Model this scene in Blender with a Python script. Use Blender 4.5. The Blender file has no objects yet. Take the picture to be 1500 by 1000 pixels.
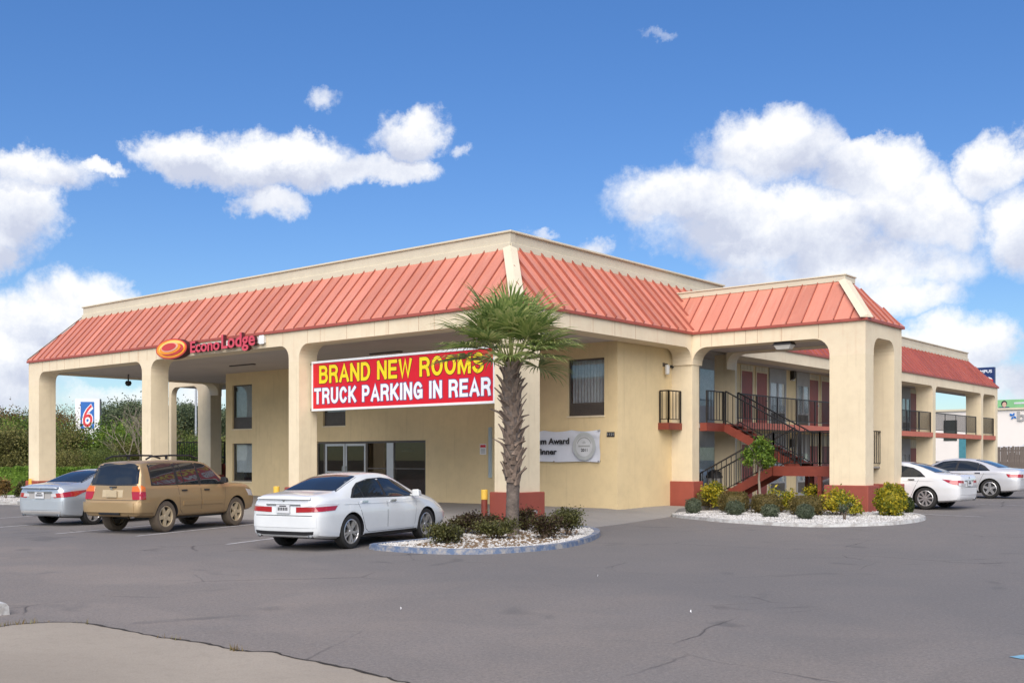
import bpy, bmesh, math, random
import numpy as np
from mathutils import Vector, Matrix
from mathutils.bvhtree import BVHTree

random.seed(7); np.random.seed(7)
SC = bpy.context.scene
COL = SC.collection
R_ = math.radians

# ------------------------------------------------------------------ camera
EYE = 1.55
cam = bpy.data.cameras.new('camera'); cam_o = bpy.data.objects.new('camera', cam); COL.objects.link(cam_o)
cam.lens = 36.0 * 1553 / 1500; cam.sensor_width = 36; cam.shift_y = 0.1140
cam.clip_start = 0.1; cam.clip_end = 3000
CR = (0.7681, 0.6403); CF = (-0.6403, 0.7681)
cam_o.location = (0, 0, EYE); cam_o.rotation_euler = (R_(90), 0, math.atan2(0.6403, 0.7681))
SC.camera = cam_o

# ------------------------------------------------------------------ light
SUN_DIR = Vector((0.42, -0.62, 0.66)).normalized()          # towards the sun
SUN_EL = math.asin(SUN_DIR.z); SUN_ROT = math.atan2(SUN_DIR.x, SUN_DIR.y)
sun = bpy.data.lights.new('sun', 'SUN'); sun_o = bpy.data.objects.new('sun', sun); COL.objects.link(sun_o)
sun.energy = 2.3; sun.angle = R_(65); sun.color = (1.0, 0.92, 0.82)
sun_o.rotation_euler = SUN_DIR.to_track_quat('Z', 'Y').to_euler(); sun_o.location = (0, 0, 60)
SC.view_settings.view_transform = 'Standard'; SC.view_settings.look = 'None'
SC.view_settings.gamma = 1; SC.view_settings.use_curve_mapping = False
SC.view_settings.exposure = 1.16

world = bpy.data.worlds.new('World'); SC.world = world; world.use_nodes = True
SKY_STRENGTH = 0.078
# clouds: azimuth (deg, clockwise from +Y), elevation (deg), half widths (deg), density
CLOUDS_PX = [(40,240,110,34,1),(15,310,75,75,1),(140,238,45,14,.9),(-30,370,70,40,1),
 (120,462,95,62,1),(30,500,80,70,1),(-20,560,90,60,.9),
 (260,215,62,40,1),(350,228,80,42,1),(450,228,85,36,1),(385,285,52,28,.85),(520,247,80,25,.95),(605,198,60,38,1),(595,255,52,26,.9),(475,150,30,18,.5),(682,220,16,14,.55),
 (960,62,22,9,.42),(1135,215,110,62,1),(1010,290,115,52,1),(1280,245,95,50,1),(1130,335,180,62,1),(1350,300,100,64,1),(1470,240,62,50,1),(1500,330,80,70,.95),
 (1250,380,170,44,.8),(1090,405,70,36,.9),(1310,425,80,38,.75),(860,356,34,18,.6),(775,343,20,8,.4),
 (1405,505,80,58,1),(1340,530,50,50,.95),(1490,570,50,40,.7),(140,575,120,22,.55),(290,590,60,30,.7),(700,640,400,28,.5)]
def dir_of(px, py):
    a = (px - 750) / 1553.0
    return (CR[0]*a + CF[0], CR[1]*a + CF[1], (671 - py) / 1553.0)
def az_el(px, py):
    d = dir_of(px, py)
    return math.atan2(d[0], d[1]), math.atan2(d[2], math.hypot(d[0], d[1]))
class NT:
    def __init__(s, tree): s.t = tree; s.n = tree.nodes; s.l = tree.links; s.n.clear()
    def add(s, typ, inputs=None, **kw):
        nd = s.n.new(typ)
        for k, v in kw.items(): setattr(nd, k, v)
        for k, v in (inputs or {}).items():
            if hasattr(v, 'is_linked') or isinstance(v, bpy.types.NodeSocket): s.l.new(v, nd.inputs[k])
            else: nd.inputs[k].default_value = v
        return nd
    def m(s, op, a, b=0.0, c=0.0, clamp=False):
        nd = s.n.new('ShaderNodeMath'); nd.operation = op; nd.use_clamp = clamp
        for i, v in enumerate((a, b, c)):
            if isinstance(v, bpy.types.NodeSocket): s.l.new(v, nd.inputs[i])
            else: nd.inputs[i].default_value = v
        return nd.outputs[0]
    def mix(s, f, a, b, blend='MIX'):
        nd = s.n.new('ShaderNodeMix'); nd.data_type = 'RGBA'; nd.blend_type = blend
        for i, v in ((0, f), (6, a), (7, b)):
            if isinstance(v, bpy.types.NodeSocket): s.l.new(v, nd.inputs[i])
            else: nd.inputs[i].default_value = v if i == 0 else (*v[:3], 1)
        return nd.outputs[2]
    def ramp(s, f, stops):
        nd = s.n.new('ShaderNodeValToRGB'); s.l.new(f, nd.inputs[0]); e = nd.color_ramp.elements
        while len(e) < len(stops): e.new(0.5)
        for k, (p, c) in enumerate(stops):
            e[k].position = p; e[k].color = (c, c, c, 1) if not hasattr(c, '__len__') else (*c[:3], 1)
        return nd.outputs[0]
    def noise(s, vec, scale, detail=3, rough=.55, dist=0.0):
        nd = s.add('ShaderNodeTexNoise', {'Scale': scale, 'Detail': detail, 'Roughness': rough, 'Distortion': dist})
        if vec is not None: s.l.new(vec, nd.inputs['Vector'])
        return nd.outputs['Fac']
def make_sky():
    t = NT(world.node_tree)
    sky = t.add('ShaderNodeTexSky', sky_type='NISHITA', sun_disc=False, sun_elevation=SUN_EL, sun_rotation=SUN_ROT)
    sky.altitude = 0; sky.air_density = 1.0; sky.dust_density = 0.12; sky.ozone_density = 2.6
    hs = t.add('ShaderNodeHueSaturation', {'Hue': 0.51, 'Saturation': 1.27, 'Value': SKY_VALUE, 'Color': sky.outputs[0]})
    tc = t.add('ShaderNodeTexCoord'); d = tc.outputs['Generated']
    elv = t.add('ShaderNodeSeparateXYZ', {0: d}).outputs[2]
    skyc = t.mix(1.0, hs.outputs[0], t.ramp(elv, [(0.0, (.58, .66, .76)), (.42, (1, 1, 1))]), 'MULTIPLY')
    sp = t.add('ShaderNodeSeparateXYZ', {0: d})
    az = t.m('ARCTAN2', sp.outputs[0], sp.outputs[1]); el = t.m('ARCSINE', sp.outputs[2])
    # warped lookups so that the banks get ragged cauliflower edges
    nw = t.add('ShaderNodeTexNoise', {'Vector': d, 'Scale': 8.0, 'Detail': 8.0, 'Roughness': .68})
    cw = t.add('ShaderNodeSeparateColor', {0: nw.outputs['Color']})
    az = t.m('ADD', az, t.m('MULTIPLY', t.m('SUBTRACT', cw.outputs[0], .5), .12))
    el = t.m('ADD', el, t.m('MULTIPLY', t.m('SUBTRACT', cw.outputs[1], .5), .085))
    tot = None; low = None
    for (px, py, rx, ry, den) in CLOUDS_PX:
        a, e = az_el(px, py); a1, _ = az_el(px + rx, py); _, e1 = az_el(px, py - ry)
        ra, re = abs(a1 - a) * 1.24, abs(e1 - e) * 1.24
        u = t.m('DIVIDE', t.m('SUBTRACT', az, a), ra); v = t.m('DIVIDE', t.m('SUBTRACT', el, e), re)
        q = t.m('SUBTRACT', 1.0, t.m('ADD', t.m('MULTIPLY', u, u), t.m('MULTIPLY', v, v)))
        q = t.m('MULTIPLY', t.m('MAXIMUM', q, -1.0), 1.0)
        q = t.m('MULTIPLY', t.m('MAXIMUM', t.m('ADD', q, .0), 0.0), den)
        tot = q if tot is None else t.m('MAXIMUM', tot, q)
        if ry > 30 and den > .8:
            w = t.m('MULTIPLY', t.m('MAXIMUM', t.m('SUBTRACT', 1.0, t.m('ADD', t.m('MULTIPLY', u, u), t.m('MULTIPLY', v, v))), 0.0), v)
            low = w if low is None else t.m('ADD', low, w)
    fbm = t.noise(d, 15.0, 9, .64)
    # the rest of the sky: loose banks of the same kind, away from the modelled ones
    far = t.noise(d, 3.2, 6, .6)
    dotv = t.add('ShaderNodeVectorMath', {0: d, 1: (-0.64, 0.768, 0.0)}, operation='DOT_PRODUCT').outputs['Value']
    away = t.m('SUBTRACT', 1.0, t.m('SMOOTH_MIN', 1.0, t.m('MAXIMUM', t.m('MULTIPLY', t.m('SUBTRACT', dotv, .55), 5.0), 0.0), .1), clamp=True)
    rest = t.m('MULTIPLY', t.m('MAXIMUM', t.m('MULTIPLY', t.m('SUBTRACT', far, .50), 4.0), 0.0), away)
    tot = t.m('MULTIPLY', t.m('MAXIMUM', tot, rest), 1.25)
    dens = t.m('ADD', tot, t.m('MULTIPLY', t.m('SUBTRACT', fbm, .5), 1.5))
    gate = t.m('MULTIPLY', tot, 6.0, clamp=True)
    mask = t.add('ShaderNodeMapRange', {'Value': dens, 'From Min': .02, 'From Max': .95}, interpolation_type='SMOOTHSTEP').outputs[0]
    mask = t.m('MULTIPLY', t.m('MULTIPLY', mask, gate), .97)
    shade = t.m('ADD', t.m('MULTIPLY', t.noise(d, 10.0, 8, .66), 1.15), t.m('MULTIPLY', low, .55))
    ccol = t.ramp(shade, [(.34, (.60, .64, .77)), (.52, (.80, .83, .91)), (.68, (1.0, 1.0, 1.0))])
    ccol = t.mix(1.0, ccol, (CLOUD_V, CLOUD_V, CLOUD_V), 'MULTIPLY')
    col = t.mix(mask, skyc, ccol)
    bg = t.add('ShaderNodeBackground', {'Color': col, 'Strength': SKY_STRENGTH})
    out = t.add('ShaderNodeOutputWorld', {'Surface': bg.outputs[0]})
SKY_VALUE = 0.83; CLOUD_V = 6.1
make_sky()

# ------------------------------------------------------------------ helpers
def sstep(a, b, x):
    t = min(1, max(0, (x - a) / (b - a))); return t*t*(3 - 2*t)
def gz(x, y):
    return -0.21 + 0.36 * min(1, max(0, (y - 22)/22)) * sstep(-18, -14.5, x)
def GP(px, py):                                  # point of the ground seen at a place of the photo
    d = dir_of(px, py); z = 0.0
    for _ in range(12):
        t = (z - EYE) / d[2]; z = gz(d[0]*t, d[1]*t)
    return Vector((d[0]*t, d[1]*t, z))
def VP(px, dep):                                 # plan position at a viewing distance
    d = dir_of(px, 671); return Vector((d[0]*dep, d[1]*dep, 0))

def nodemat(name):
    m = bpy.data.materials.new(name); m.use_nodes = True
    return m, NT(m.node_tree)
def pbr(t, col, rough=.6, metal=0.0, bump=None, bump_d=.1, spec=.5, coat=0.0, extra=None):
    b = t.add('ShaderNodeBsdfPrincipled', {'Roughness': rough, 'Metallic': metal, 'Specular IOR Level': spec, 'Coat Weight': coat, 'Coat Roughness': .04})
    if isinstance(col, bpy.types.NodeSocket): t.l.new(col, b.inputs['Base Color'])
    else: b.inputs['Base Color'].default_value = (*col[:3], 1)
    if bump is not None:
        bn = t.add('ShaderNodeBump', {'Strength': 1.0, 'Distance': bump_d, 'Height': bump}); t.l.new(bn.outputs[0], b.inputs['Normal'])
    t.add('ShaderNodeOutputMaterial', {'Surface': b.outputs[0]})
    return b
def mul(c, k): return tuple(v*k for v in c)
def mat_plain(name, col, rough=.6, metal=0., spec=.5, coat=0., var=.12, scale=3.0, bump=0.0, bscale=60.):
    m, t = nodemat(name); tc = t.add('ShaderNodeTexCoord')
    n = t.noise(tc.outputs['Object'], scale, 4, .6)
    c = t.mix(t.ramp(n, [(.3, 0), (.7, 1)]), mul(col, 1 - var), mul(col, 1 + var*.6))
    bp = t.noise(tc.outputs['Object'], bscale, 3) if bump else None
    pbr(t, c, rough, metal, bp, bump, spec, coat); return m
def mat_stucco(name, col, dirt=(.34, .25, .16), streak=.25):
    m, t = nodemat(name); g = t.add('ShaderNodeNewGeometry').outputs['Position']
    n = t.noise(g, .55, 5, .6); n2 = t.noise(g, 3.5, 4, .6)
    c = t.mix(t.ramp(n, [(.3, 0), (.72, 1)]), mul(col, .90), mul(col, 1.05))
    c = t.mix(t.m('MULTIPLY', t.ramp(n2, [(.45, 0), (.8, 1)]), .14), c, dirt)
    mp = t.add('ShaderNodeMapping', {'Vector': g, 'Scale': (3.4, 3.4, .12)})
    st = t.ramp(t.noise(mp.outputs[0], 2.2, 5, .65), [(.56, 0), (.76, 1)])
    c = t.mix(t.m('MULTIPLY', st, streak), c, dirt)
    b = t.m('ADD', t.noise(g, 45, 3, .6), t.m('MULTIPLY', t.noise(g, 9, 3), .8))
    pbr(t, c, .88, bump=b, bump_d=.003, spec=.25); return m
def mat_leaf(name, stops, trans=.35, rough=.55):
    m, t = nodemat(name); g = t.add('ShaderNodeNewGeometry')
    n = t.noise(g.outputs['Position'], 1.3, 3)
    f = t.m('ADD', t.m('MULTIPLY', g.outputs['Random Per Island'], .65), t.m('MULTIPLY', n, .45))
    c = t.ramp(f, stops)
    p = t.add('ShaderNodeBsdfPrincipled', {'Base Color': c, 'Roughness': rough, 'Specular IOR Level': .35})
    tr = t.add('ShaderNodeBsdfTranslucent', {'Color': c})
    mx = t.add('ShaderNodeMixShader', {0: trans, 1: p.outputs[0], 2: tr.outputs[0]})
    t.add('ShaderNodeOutputMaterial', {'Surface': mx.outputs[0]}); return m
def mat_glass(name, tint=(.80, .83, .84), refl=.035):
    m, t = nodemat(name)
    fc = t.add('ShaderNodeLayerWeight', {'Blend': .5}).outputs['Facing']
    fr = t.m('ADD', .03, t.m('MULTIPLY', t.m('POWER', fc, 5.0), .9))
    tr = t.add('ShaderNodeBsdfTransparent', {'Color': (*tint, 1)}); gl = t.add('ShaderNodeBsdfGlossy', {'Roughness': .015, 'Color': (.9, .93, .95, 1)})
    mx = t.add('ShaderNodeMixShader', {0: t.m('ADD', t.m('MULTIPLY', fr, 1.0), refl, clamp=True), 1: tr.outputs[0], 2: gl.outputs[0]})
    t.add('ShaderNodeOutputMaterial', {'Surface': mx.outputs[0]}); return m
def mat_paint(name, col, metal=0., rough=.3, dust=0.0, dustcol=(.42, .30, .16), coat=.8):
    m, t = nodemat(name); tc = t.add('ShaderNodeTexCoord').outputs['Object']
    n = t.noise(tc, 2.2, 5, .6)
    c = t.mix(t.ramp(n, [(.3, 0), (.7, 1)]), mul(col, .95), mul(col, 1.03))
    if dust:
        z = t.add('ShaderNodeSeparateXYZ', {0: tc}).outputs[2]
        low = t.add('ShaderNodeMapRange', {'Value': z, 'From Min': 1.15, 'From Max': .35}).outputs[0]
        f = t.m('MULTIPLY', t.m('ADD', low, t.m('MULTIPLY', n, .6), 0), dust, clamp=True)
        c = t.mix(f, c, dustcol); 
        pbr(t, c, t.m('ADD', t.m('MULTIPLY', f, .45), rough, clamp=True), metal, coat=coat*.35)
    else: pbr(t, c, rough, metal, coat=coat)
    return m

M = {}
CREAM = (.76, .645, .45)
M['stucco'] = mat_stucco('cream stucco', CREAM)
M['wallstucco'] = mat_stucco('tan wall stucco', (.75, .59, .335))
M['fascia'] = mat_stucco('fascia paint', (.78, .665, .475), dirt=(.52, .25, .12), streak=.26)
M['trim'] = mat_plain('cream metal trim', (.64, .57, .42), .5, var=.06, scale=.8)
M['parapet'] = mat_stucco('parapet panel', (.62, .55, .42), streak=.12)
M['base'] = mat_plain('brick red base paint', (.30, .068, .043), .7, var=.16, scale=1.2, bump=.004)
M['redsteel'] = mat_plain('red painted steel', (.215, .042, .024), .55, var=.15, scale=3)
M['soffit'] = mat_plain('grey soffit', (.54, .48, .43), .85, var=.08, scale=.6)
M['blackmetal'] = mat_plain('black railing paint', (.018, .015, .014), .45, var=.2)
M['darkmetal'] = mat_plain('bronze frame', (.10, .085, .07), .45, var=.15)
M['alu'] = mat_plain('aluminium frame', (.58, .58, .57), .38, .6, var=.06)
M['greypanel'] = mat_plain('grey window surround', (.36, .35, .335), .6, var=.12)
M['reddoor'] = mat_plain('dark red door', (.27, .05, .035), .45, var=.14)
M['glass'] = mat_glass('window glass')
M['glassdark'] = mat_glass('lobby glass', (.66, .62, .57), .02)
M['curtain'] = mat_plain('pale curtain', (.80, .80, .78), .9, var=.15, scale=6)
M['dark'] = mat_plain('dark interior', (.03, .026, .022), .9, var=.2)
M['brown'] = mat_plain('brown counter wood', (.075, .030, .018), .5, var=.3, scale=5)
M['interior'] = mat_plain('lobby wall', (.52, .39, .22), .85)
M['white'] = mat_plain('white paint', (.80, .80, .79), .5, var=.06)
M['whiteline'] = mat_plain('worn line paint', (.50, .49, .48), .8, var=.35, scale=5)
M['yellow'] = mat_plain('yellow reflector', (.80, .50, .07), .45, var=.08)
M['signred'] = mat_plain('sign red', (.62, .008, .018), .4, var=.05)
M['signyellow'] = mat_plain('sign yellow', (.88, .66, .01), .4, var=.03)
M['signink'] = mat_plain('sign outline', (.10, .012, .012), .5)
M['signnavy'] = mat_plain('sign navy outline', (.10, .10, .22), .5)
M['letterred'] = mat_plain('channel letter red', (.62, .07, .10), .35, var=.08)
M['letterside'] = mat_plain('channel letter side', (.07, .012, .012), .5)
M['orange'] = mat_plain('logo orange', (.85, .30, .02), .35, var=.12, scale=1.5)
M['logoyellow'] = mat_plain('logo yellow', (.88, .62, .16), .35, var=.08)
M['logored'] = mat_plain('logo red', (.58, .05, .05), .35, var=.1)
M['logopink'] = mat_plain('logo highlight', (.80, .42, .30), .35, var=.1)
M['blue6'] = mat_plain('sign blue', (.01, .12, .42), .4, var=.05)
M['red6'] = mat_plain('sign bright red', (.62, .03, .04), .4, var=.05)
M['navy'] = mat_plain('sign navy', (.012, .03, .12), .4)
M['ink'] = mat_plain('black ink', (.015, .015, .02), .7)
M['greyink'] = mat_plain('grey ink', (.36, .37, .36), .7)
M['rubber'] = mat_plain('tyre rubber', (.022, .021, .02), .85, var=.25)
M['dustrubber'] = mat_plain('dusty tyre rubber', (.13, .10, .07), .9, var=.3)
M['plastic'] = mat_plain('black trim plastic', (.02, .02, .022), .5)
M['chrome'] = mat_plain('bright trim', (.62, .63, .65), .18, 1.0, var=.05)
M['carglass'] = mat_plain('tinted car glass', (.016, .02, .024), .04, spec=.8, var=.05)
M['lampred'] = mat_plain('tail lamp red', (.36, .010, .014), .12, coat=1, var=.1)
M['lampclear'] = mat_plain('clear lamp', (.58, .56, .56), .12, coat=1, var=.1)
M['lampamber'] = mat_plain('amber lamp', (.66, .15, .01), .14, coat=1, var=.1)
M['rim'] = mat_plain('alloy rim', (.62, .61, .60), .3, .75, var=.08)
M['rimdust'] = mat_plain('dusty alloy rim', (.52, .42, .27), .55, .2, var=.12)
M['stone'] = mat_plain('white stones', (.50, .485, .46), .9, var=.25, scale=9)
M['mulch'] = mat_plain('brown mulch', (.23, .15, .08), .95, var=.5, scale=7, bump=.03, bscale=30)
M['trunk'] = mat_plain('palm trunk', (.15, .12, .10), .95, var=.4, scale=6, bump=.03, bscale=22)
M['boot'] = mat_plain('palm leaf base', (.23, .17, .13), .9, var=.5, scale=5, bump=.01)
M['bark'] = mat_plain('bark', (.15, .105, .07), .95, var=.35, scale=6, bump=.02)
M['barebark'] = mat_plain('pale bare bark', (.26, .22, .17), .95, var=.25, scale=4)
M['wood'] = mat_plain('weathered fence wood', (.17, .14, .12), .9, var=.35, scale=2.5, bump=.006)
M['storewall'] = mat_plain('store wall', (.80, .74, .68), .85, var=.04, scale=.2)
M['greenboard'] = mat_plain('billboard green', (.22, .50, .22), .6, var=.15, scale=.4)
M['skin'] = mat_plain('billboard print skin', (.62, .40, .30), .6)
M['logoblue'] = mat_plain('logo blue', (.01, .16, .52), .4)
M['steel'] = mat_plain('galvanised pole', (.45, .46, .47), .45, .5)
M['lens'] = mat_plain('lamp lens', (.62, .60, .55), .3)
M['letwhite'] = mat_plain('letter white', (.80, .82, .86), .5, var=.03)
M['banner'] = mat_plain('vinyl banner', (.66, .68, .74), .45, var=.05)
M['bluekerb'] = None

def roof_mat(name, col, k=1.0):
    m, t = nodemat(name); g = t.add('ShaderNodeNewGeometry'); oi = t.add('ShaderNodeObjectInfo').outputs['Random']
    n = t.noise(g.outputs['Position'], .9, 5, .6)
    f = t.m('ADD', t.m('MULTIPLY', oi, .55), t.m('MULTIPLY', n, .6))
    c = t.mix(t.ramp(f, [(.25, 0), (.85, 1)]), mul(col, .82), tuple(min(1, v*1.12 + .012) for v in col))
    pp = t.add('ShaderNodeSeparateXYZ', {0: g.outputs['Position']}); nn = t.add('ShaderNodeSeparateXYZ', {0: g.outputs['Normal']})
    fx = t.m('GREATER_THAN', t.m('ABSOLUTE', nn.outputs[0]), t.m('ABSOLUTE', nn.outputs[1]))
    sc = t.m('ADD', t.m('MULTIPLY', pp.outputs[0], t.m('SUBTRACT', 1.0, fx)), t.m('MULTIPLY', pp.outputs[1], fx))
    cv = t.add('ShaderNodeCombineXYZ', {0: t.m('MULTIPLY', sc, 5.0), 1: t.m('MULTIPLY', pp.outputs[2], .55)}).outputs[0]
    run = t.noise(cv, 1.6, 6, .68)
    c = t.mix(t.m('MULTIPLY', t.ramp(run, [(.54, 0), (.78, 1)]), .38), c, (.66, .46, .36))
    c = t.mix(t.m('MULTIPLY', t.ramp(run, [(.26, 1), (.44, 0)]), .38), c, mul(col, .55))
    pbr(t, c, .42, .0, spec=.5, coat=.15, bump=t.noise(g.outputs['Position'], 2.5, 2), bump_d=.010); return m
M['roof'] = roof_mat('salmon red metal roof', (.585, .215, .142))  # main and porch roofs in a paler red than the wing
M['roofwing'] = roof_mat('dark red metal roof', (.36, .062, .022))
M['seam'] = mat_plain('shade toned roof seam', (.34, .095, .062), .6, var=.2, scale=2)  # ribs coloured darker than the pans, standing in for shade on their sides
M['rooftrim'] = mat_plain('red roof edge', (.36, .085, .06), .5, var=.1)

def kerb_mat(name, col):
    m, t = nodemat(name); g = t.add('ShaderNodeNewGeometry').outputs['Position']
    n = t.noise(g, 5, 6, .7)
    c = t.mix(t.ramp(n, [(.44, 0), (.62, 1)]), col, (.33, .31, .29))
    pbr(t, c, .85, bump=t.noise(g, 30, 3), bump_d=.008); return m
M['bluekerb'] = kerb_mat('blue painted kerb', (.10, .145, .235))
M['whitekerb'] = kerb_mat('white painted kerb', (.52, .52, .50))

def asphalt():
    m, t = nodemat('asphalt'); g = t.add('ShaderNodeNewGeometry').outputs['Position']
    big = t.noise(g, .11, 5, .6, .6); mid = t.noise(g, .9, 5, .62, .4); fine = t.noise(g, 60, 3, .7); grit = t.noise(g, 160, 2, .7)
    mp = t.add('ShaderNodeMapping', {'Vector': g, 'Rotation': (0, 0, R_(24)), 'Scale': (.9, .13, 1)})
    sweep = t.noise(mp.outputs[0], .8, 5, .6)
    c = t.mix(t.ramp(big, [(.32, 0), (.68, 1)]), (.212, .186, .164), (.298, .248, .208))
    c = t.mix(t.m('MULTIPLY', t.ramp(mid, [(.40, 0), (.75, 1)]), .34), c, (.15, .146, .145))
    c = t.mix(t.m('MULTIPLY', t.ramp(sweep, [(.42, 0), (.72, 1)]), .35), c, (.258, .230, .208))
    pat = t.ramp(t.noise(g, .22, 3, .5, 1.2), [(.47, 0), (.53, 1)])
    c = t.mix(t.m('MULTIPLY', pat, .30), c, (.175, .158, .144))
    gy = t.add('ShaderNodeSeparateXYZ', {0: g}).outputs[1]
    newer = t.add('ShaderNodeMapRange', {'Value': t.m('ADD', gy, t.m('MULTIPLY', t.noise(g, .25, 4, .6), 5.0)), 'From Min': 11.0, 'From Max': 14.5}).outputs[0]
    c = t.mix(t.m('MULTIPLY', newer, .55), c, (.145, .140, .138))
    oil = t.ramp(t.noise(g, .85, 2, .4, .8), [(.66, 0), (.74, 1)])
    c = t.mix(t.m('MULTIPLY', oil, .5), c, (.085, .082, .08))
    coarse = t.noise(g, 24, 4, .75)
    c = t.mix(t.m('MULTIPLY', t.ramp(coarse, [(.30, 1), (.52, 0)]), .42), c, (.10, .098, .096))
    c = t.mix(t.m('MULTIPLY', t.ramp(coarse, [(.54, 0), (.72, 1)]), .35), c, (.34, .325, .31))
    c = t.mix(t.m('MULTIPLY', t.ramp(fine, [(.35, 1), (.55, 0)]), .40), c, (.09, .088, .086))
    c = t.mix(t.m('MULTIPLY', t.ramp(grit, [(.60, 0), (.72, 1)]), .35), c, (.36, .34, .32))
    # wandering cracks, broken up by a second noise
    w = t.add('ShaderNodeTexNoise', {'Vector': g, 'Scale': 1.1, 'Detail': 5.0})
    warp = t.add('ShaderNodeMix', {0: .22, 4: g, 5: w.outputs['Color']}, data_type='VECTOR')
    vo = t.add('ShaderNodeTexVoronoi', {'Vector': warp.outputs[1], 'Scale': .40}, feature='DISTANCE_TO_EDGE')
    br = t.ramp(t.noise(g, .35, 4), [(.50, 0), (.60, 1)])
    ck = t.m('MULTIPLY', t.ramp(vo.outputs['Distance'], [(.0, 1), (.006, 0)]), br)
    c = t.mix(t.m('MULTIPLY', ck, .75), c, (.05, .047, .045))
    st = t.ramp(t.noise(g, .7, 3, .5, .5), [(.68, 0), (.80, 1)])
    c = t.mix(t.m('MULTIPLY', st, .35), c, (.085, .083, .082))
    h = t.m('SUBTRACT', t.m('ADD', t.m('MULTIPLY', fine, .6), t.m('MULTIPLY', grit, .4)), t.m('MULTIPLY', ck, 1.5))
    pbr(t, c, .86, bump=h, bump_d=.006, spec=.35); return m
def concrete(name, a, b):
    m, t = nodemat(name); g = t.add('ShaderNodeNewGeometry').outputs['Position']
    big = t.noise(g, .3, 5, .6, .4); fine = t.noise(g, 50, 4, .7); sp = t.noise(g, 9, 4, .7)
    c = t.mix(t.ramp(big, [(.3, 0), (.7, 1)]), a, b)
    c = t.mix(t.m('MULTIPLY', t.ramp(sp, [(.5, 0), (.75, 1)]), .3), c, mul(a, .72))
    c = t.mix(t.m('MULTIPLY', t.ramp(fine, [(.38, 1), (.55, 0)]), .25), c, mul(a, .6))
    pbr(t, c, .88, bump=t.m('ADD', fine, t.m('MULTIPLY', sp, .5)), bump_d=.005, spec=.3); return m
M['asphalt'] = asphalt()
M['apron'] = concrete('apron concrete', (.25, .235, .215), (.33, .31, .285))
M['slab'] = concrete('old concrete', (.31, .265, .21), (.39, .335, .265))
M['crack'] = mat_plain('crack dirt', (.035, .028, .02), .95, var=.4, scale=9)
M['earth'] = mat_plain('dry earth', (.12, .112, .085), .95, var=.4, scale=.6)
M['paleblue'] = mat_plain('worn blue marking', (.20, .40, .52), .85, var=.25, scale=8)

L_ = mat_leaf
M['lf_box'] = L_('boxwood leaves', [(.2, (.022, .036, .012)), (.55, (.06, .085, .022)), (.9, (.13, .13, .035))])
M['lf_boxtop'] = L_('brownish clipped leaves', [(.2, (.05, .048, .016)), (.5, (.12, .10, .03)), (.9, (.23, .165, .055))])
M['lf_blue'] = L_('grey green leaves', [(.2, (.045, .06, .035)), (.55, (.10, .125, .075)), (.9, (.19, .21, .13))])
M['lf_yellow'] = L_('yellow green leaves', [(.2, (.06, .09, .016)), (.46, (.20, .22, .022)), (.78, (.54, .42, .025)), (1, (.70, .56, .06))])
M['lf_purple'] = L_('dark bronze leaves', [(.2, (.03, .016, .014)), (.5, (.075, .045, .026)), (.8, (.10, .10, .03)), (1, (.17, .15, .05))])
M['lf_mixed'] = L_('olive leaves', [(.2, (.035, .032, .013)), (.5, (.08, .085, .026)), (.85, (.16, .16, .05)), (1, (.22, .12, .05))])
M['lf_tree'] = L_('bright green leaves', [(.2, (.035, .065, .012)), (.55, (.115, .20, .025)), (.9, (.26, .36, .05))])
M['lf_hedge'] = L_('fresh hedge leaves', [(.2, (.05, .09, .014)), (.5, (.13, .24, .03)), (.9, (.29, .42, .06))])
M['lf_wood1'] = L_('thicket leaves', [(.2, (.045, .068, .018)), (.55, (.14, .19, .045)), (.9, (.30, .33, .09))])
M['lf_wood2'] = L_('olive thicket leaves', [(.2, (.062, .064, .02)), (.55, (.175, .17, .05)), (.9, (.34, .31, .10))])
M['lf_wood3'] = L_('rusty leaves', [(.2, (.06, .045, .015)), (.55, (.17, .11, .03)), (.9, (.32, .19, .06))])
M['lf_pine'] = L_('pine needles', [(.2, (.035, .052, .025)), (.55, (.085, .115, .055)), (.9, (.16, .19, .09))], .2)
M['frond'] = L_('palm frond', [(.10, (.055, .10, .025)), (.36, (.165, .245, .065)), (.68, (.37, .42, .135)), (1, (.64, .57, .27))], .38, .36)
M['petiole'] = mat_plain('palm stalk', (.20, .22, .06), .55, var=.2)

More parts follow.
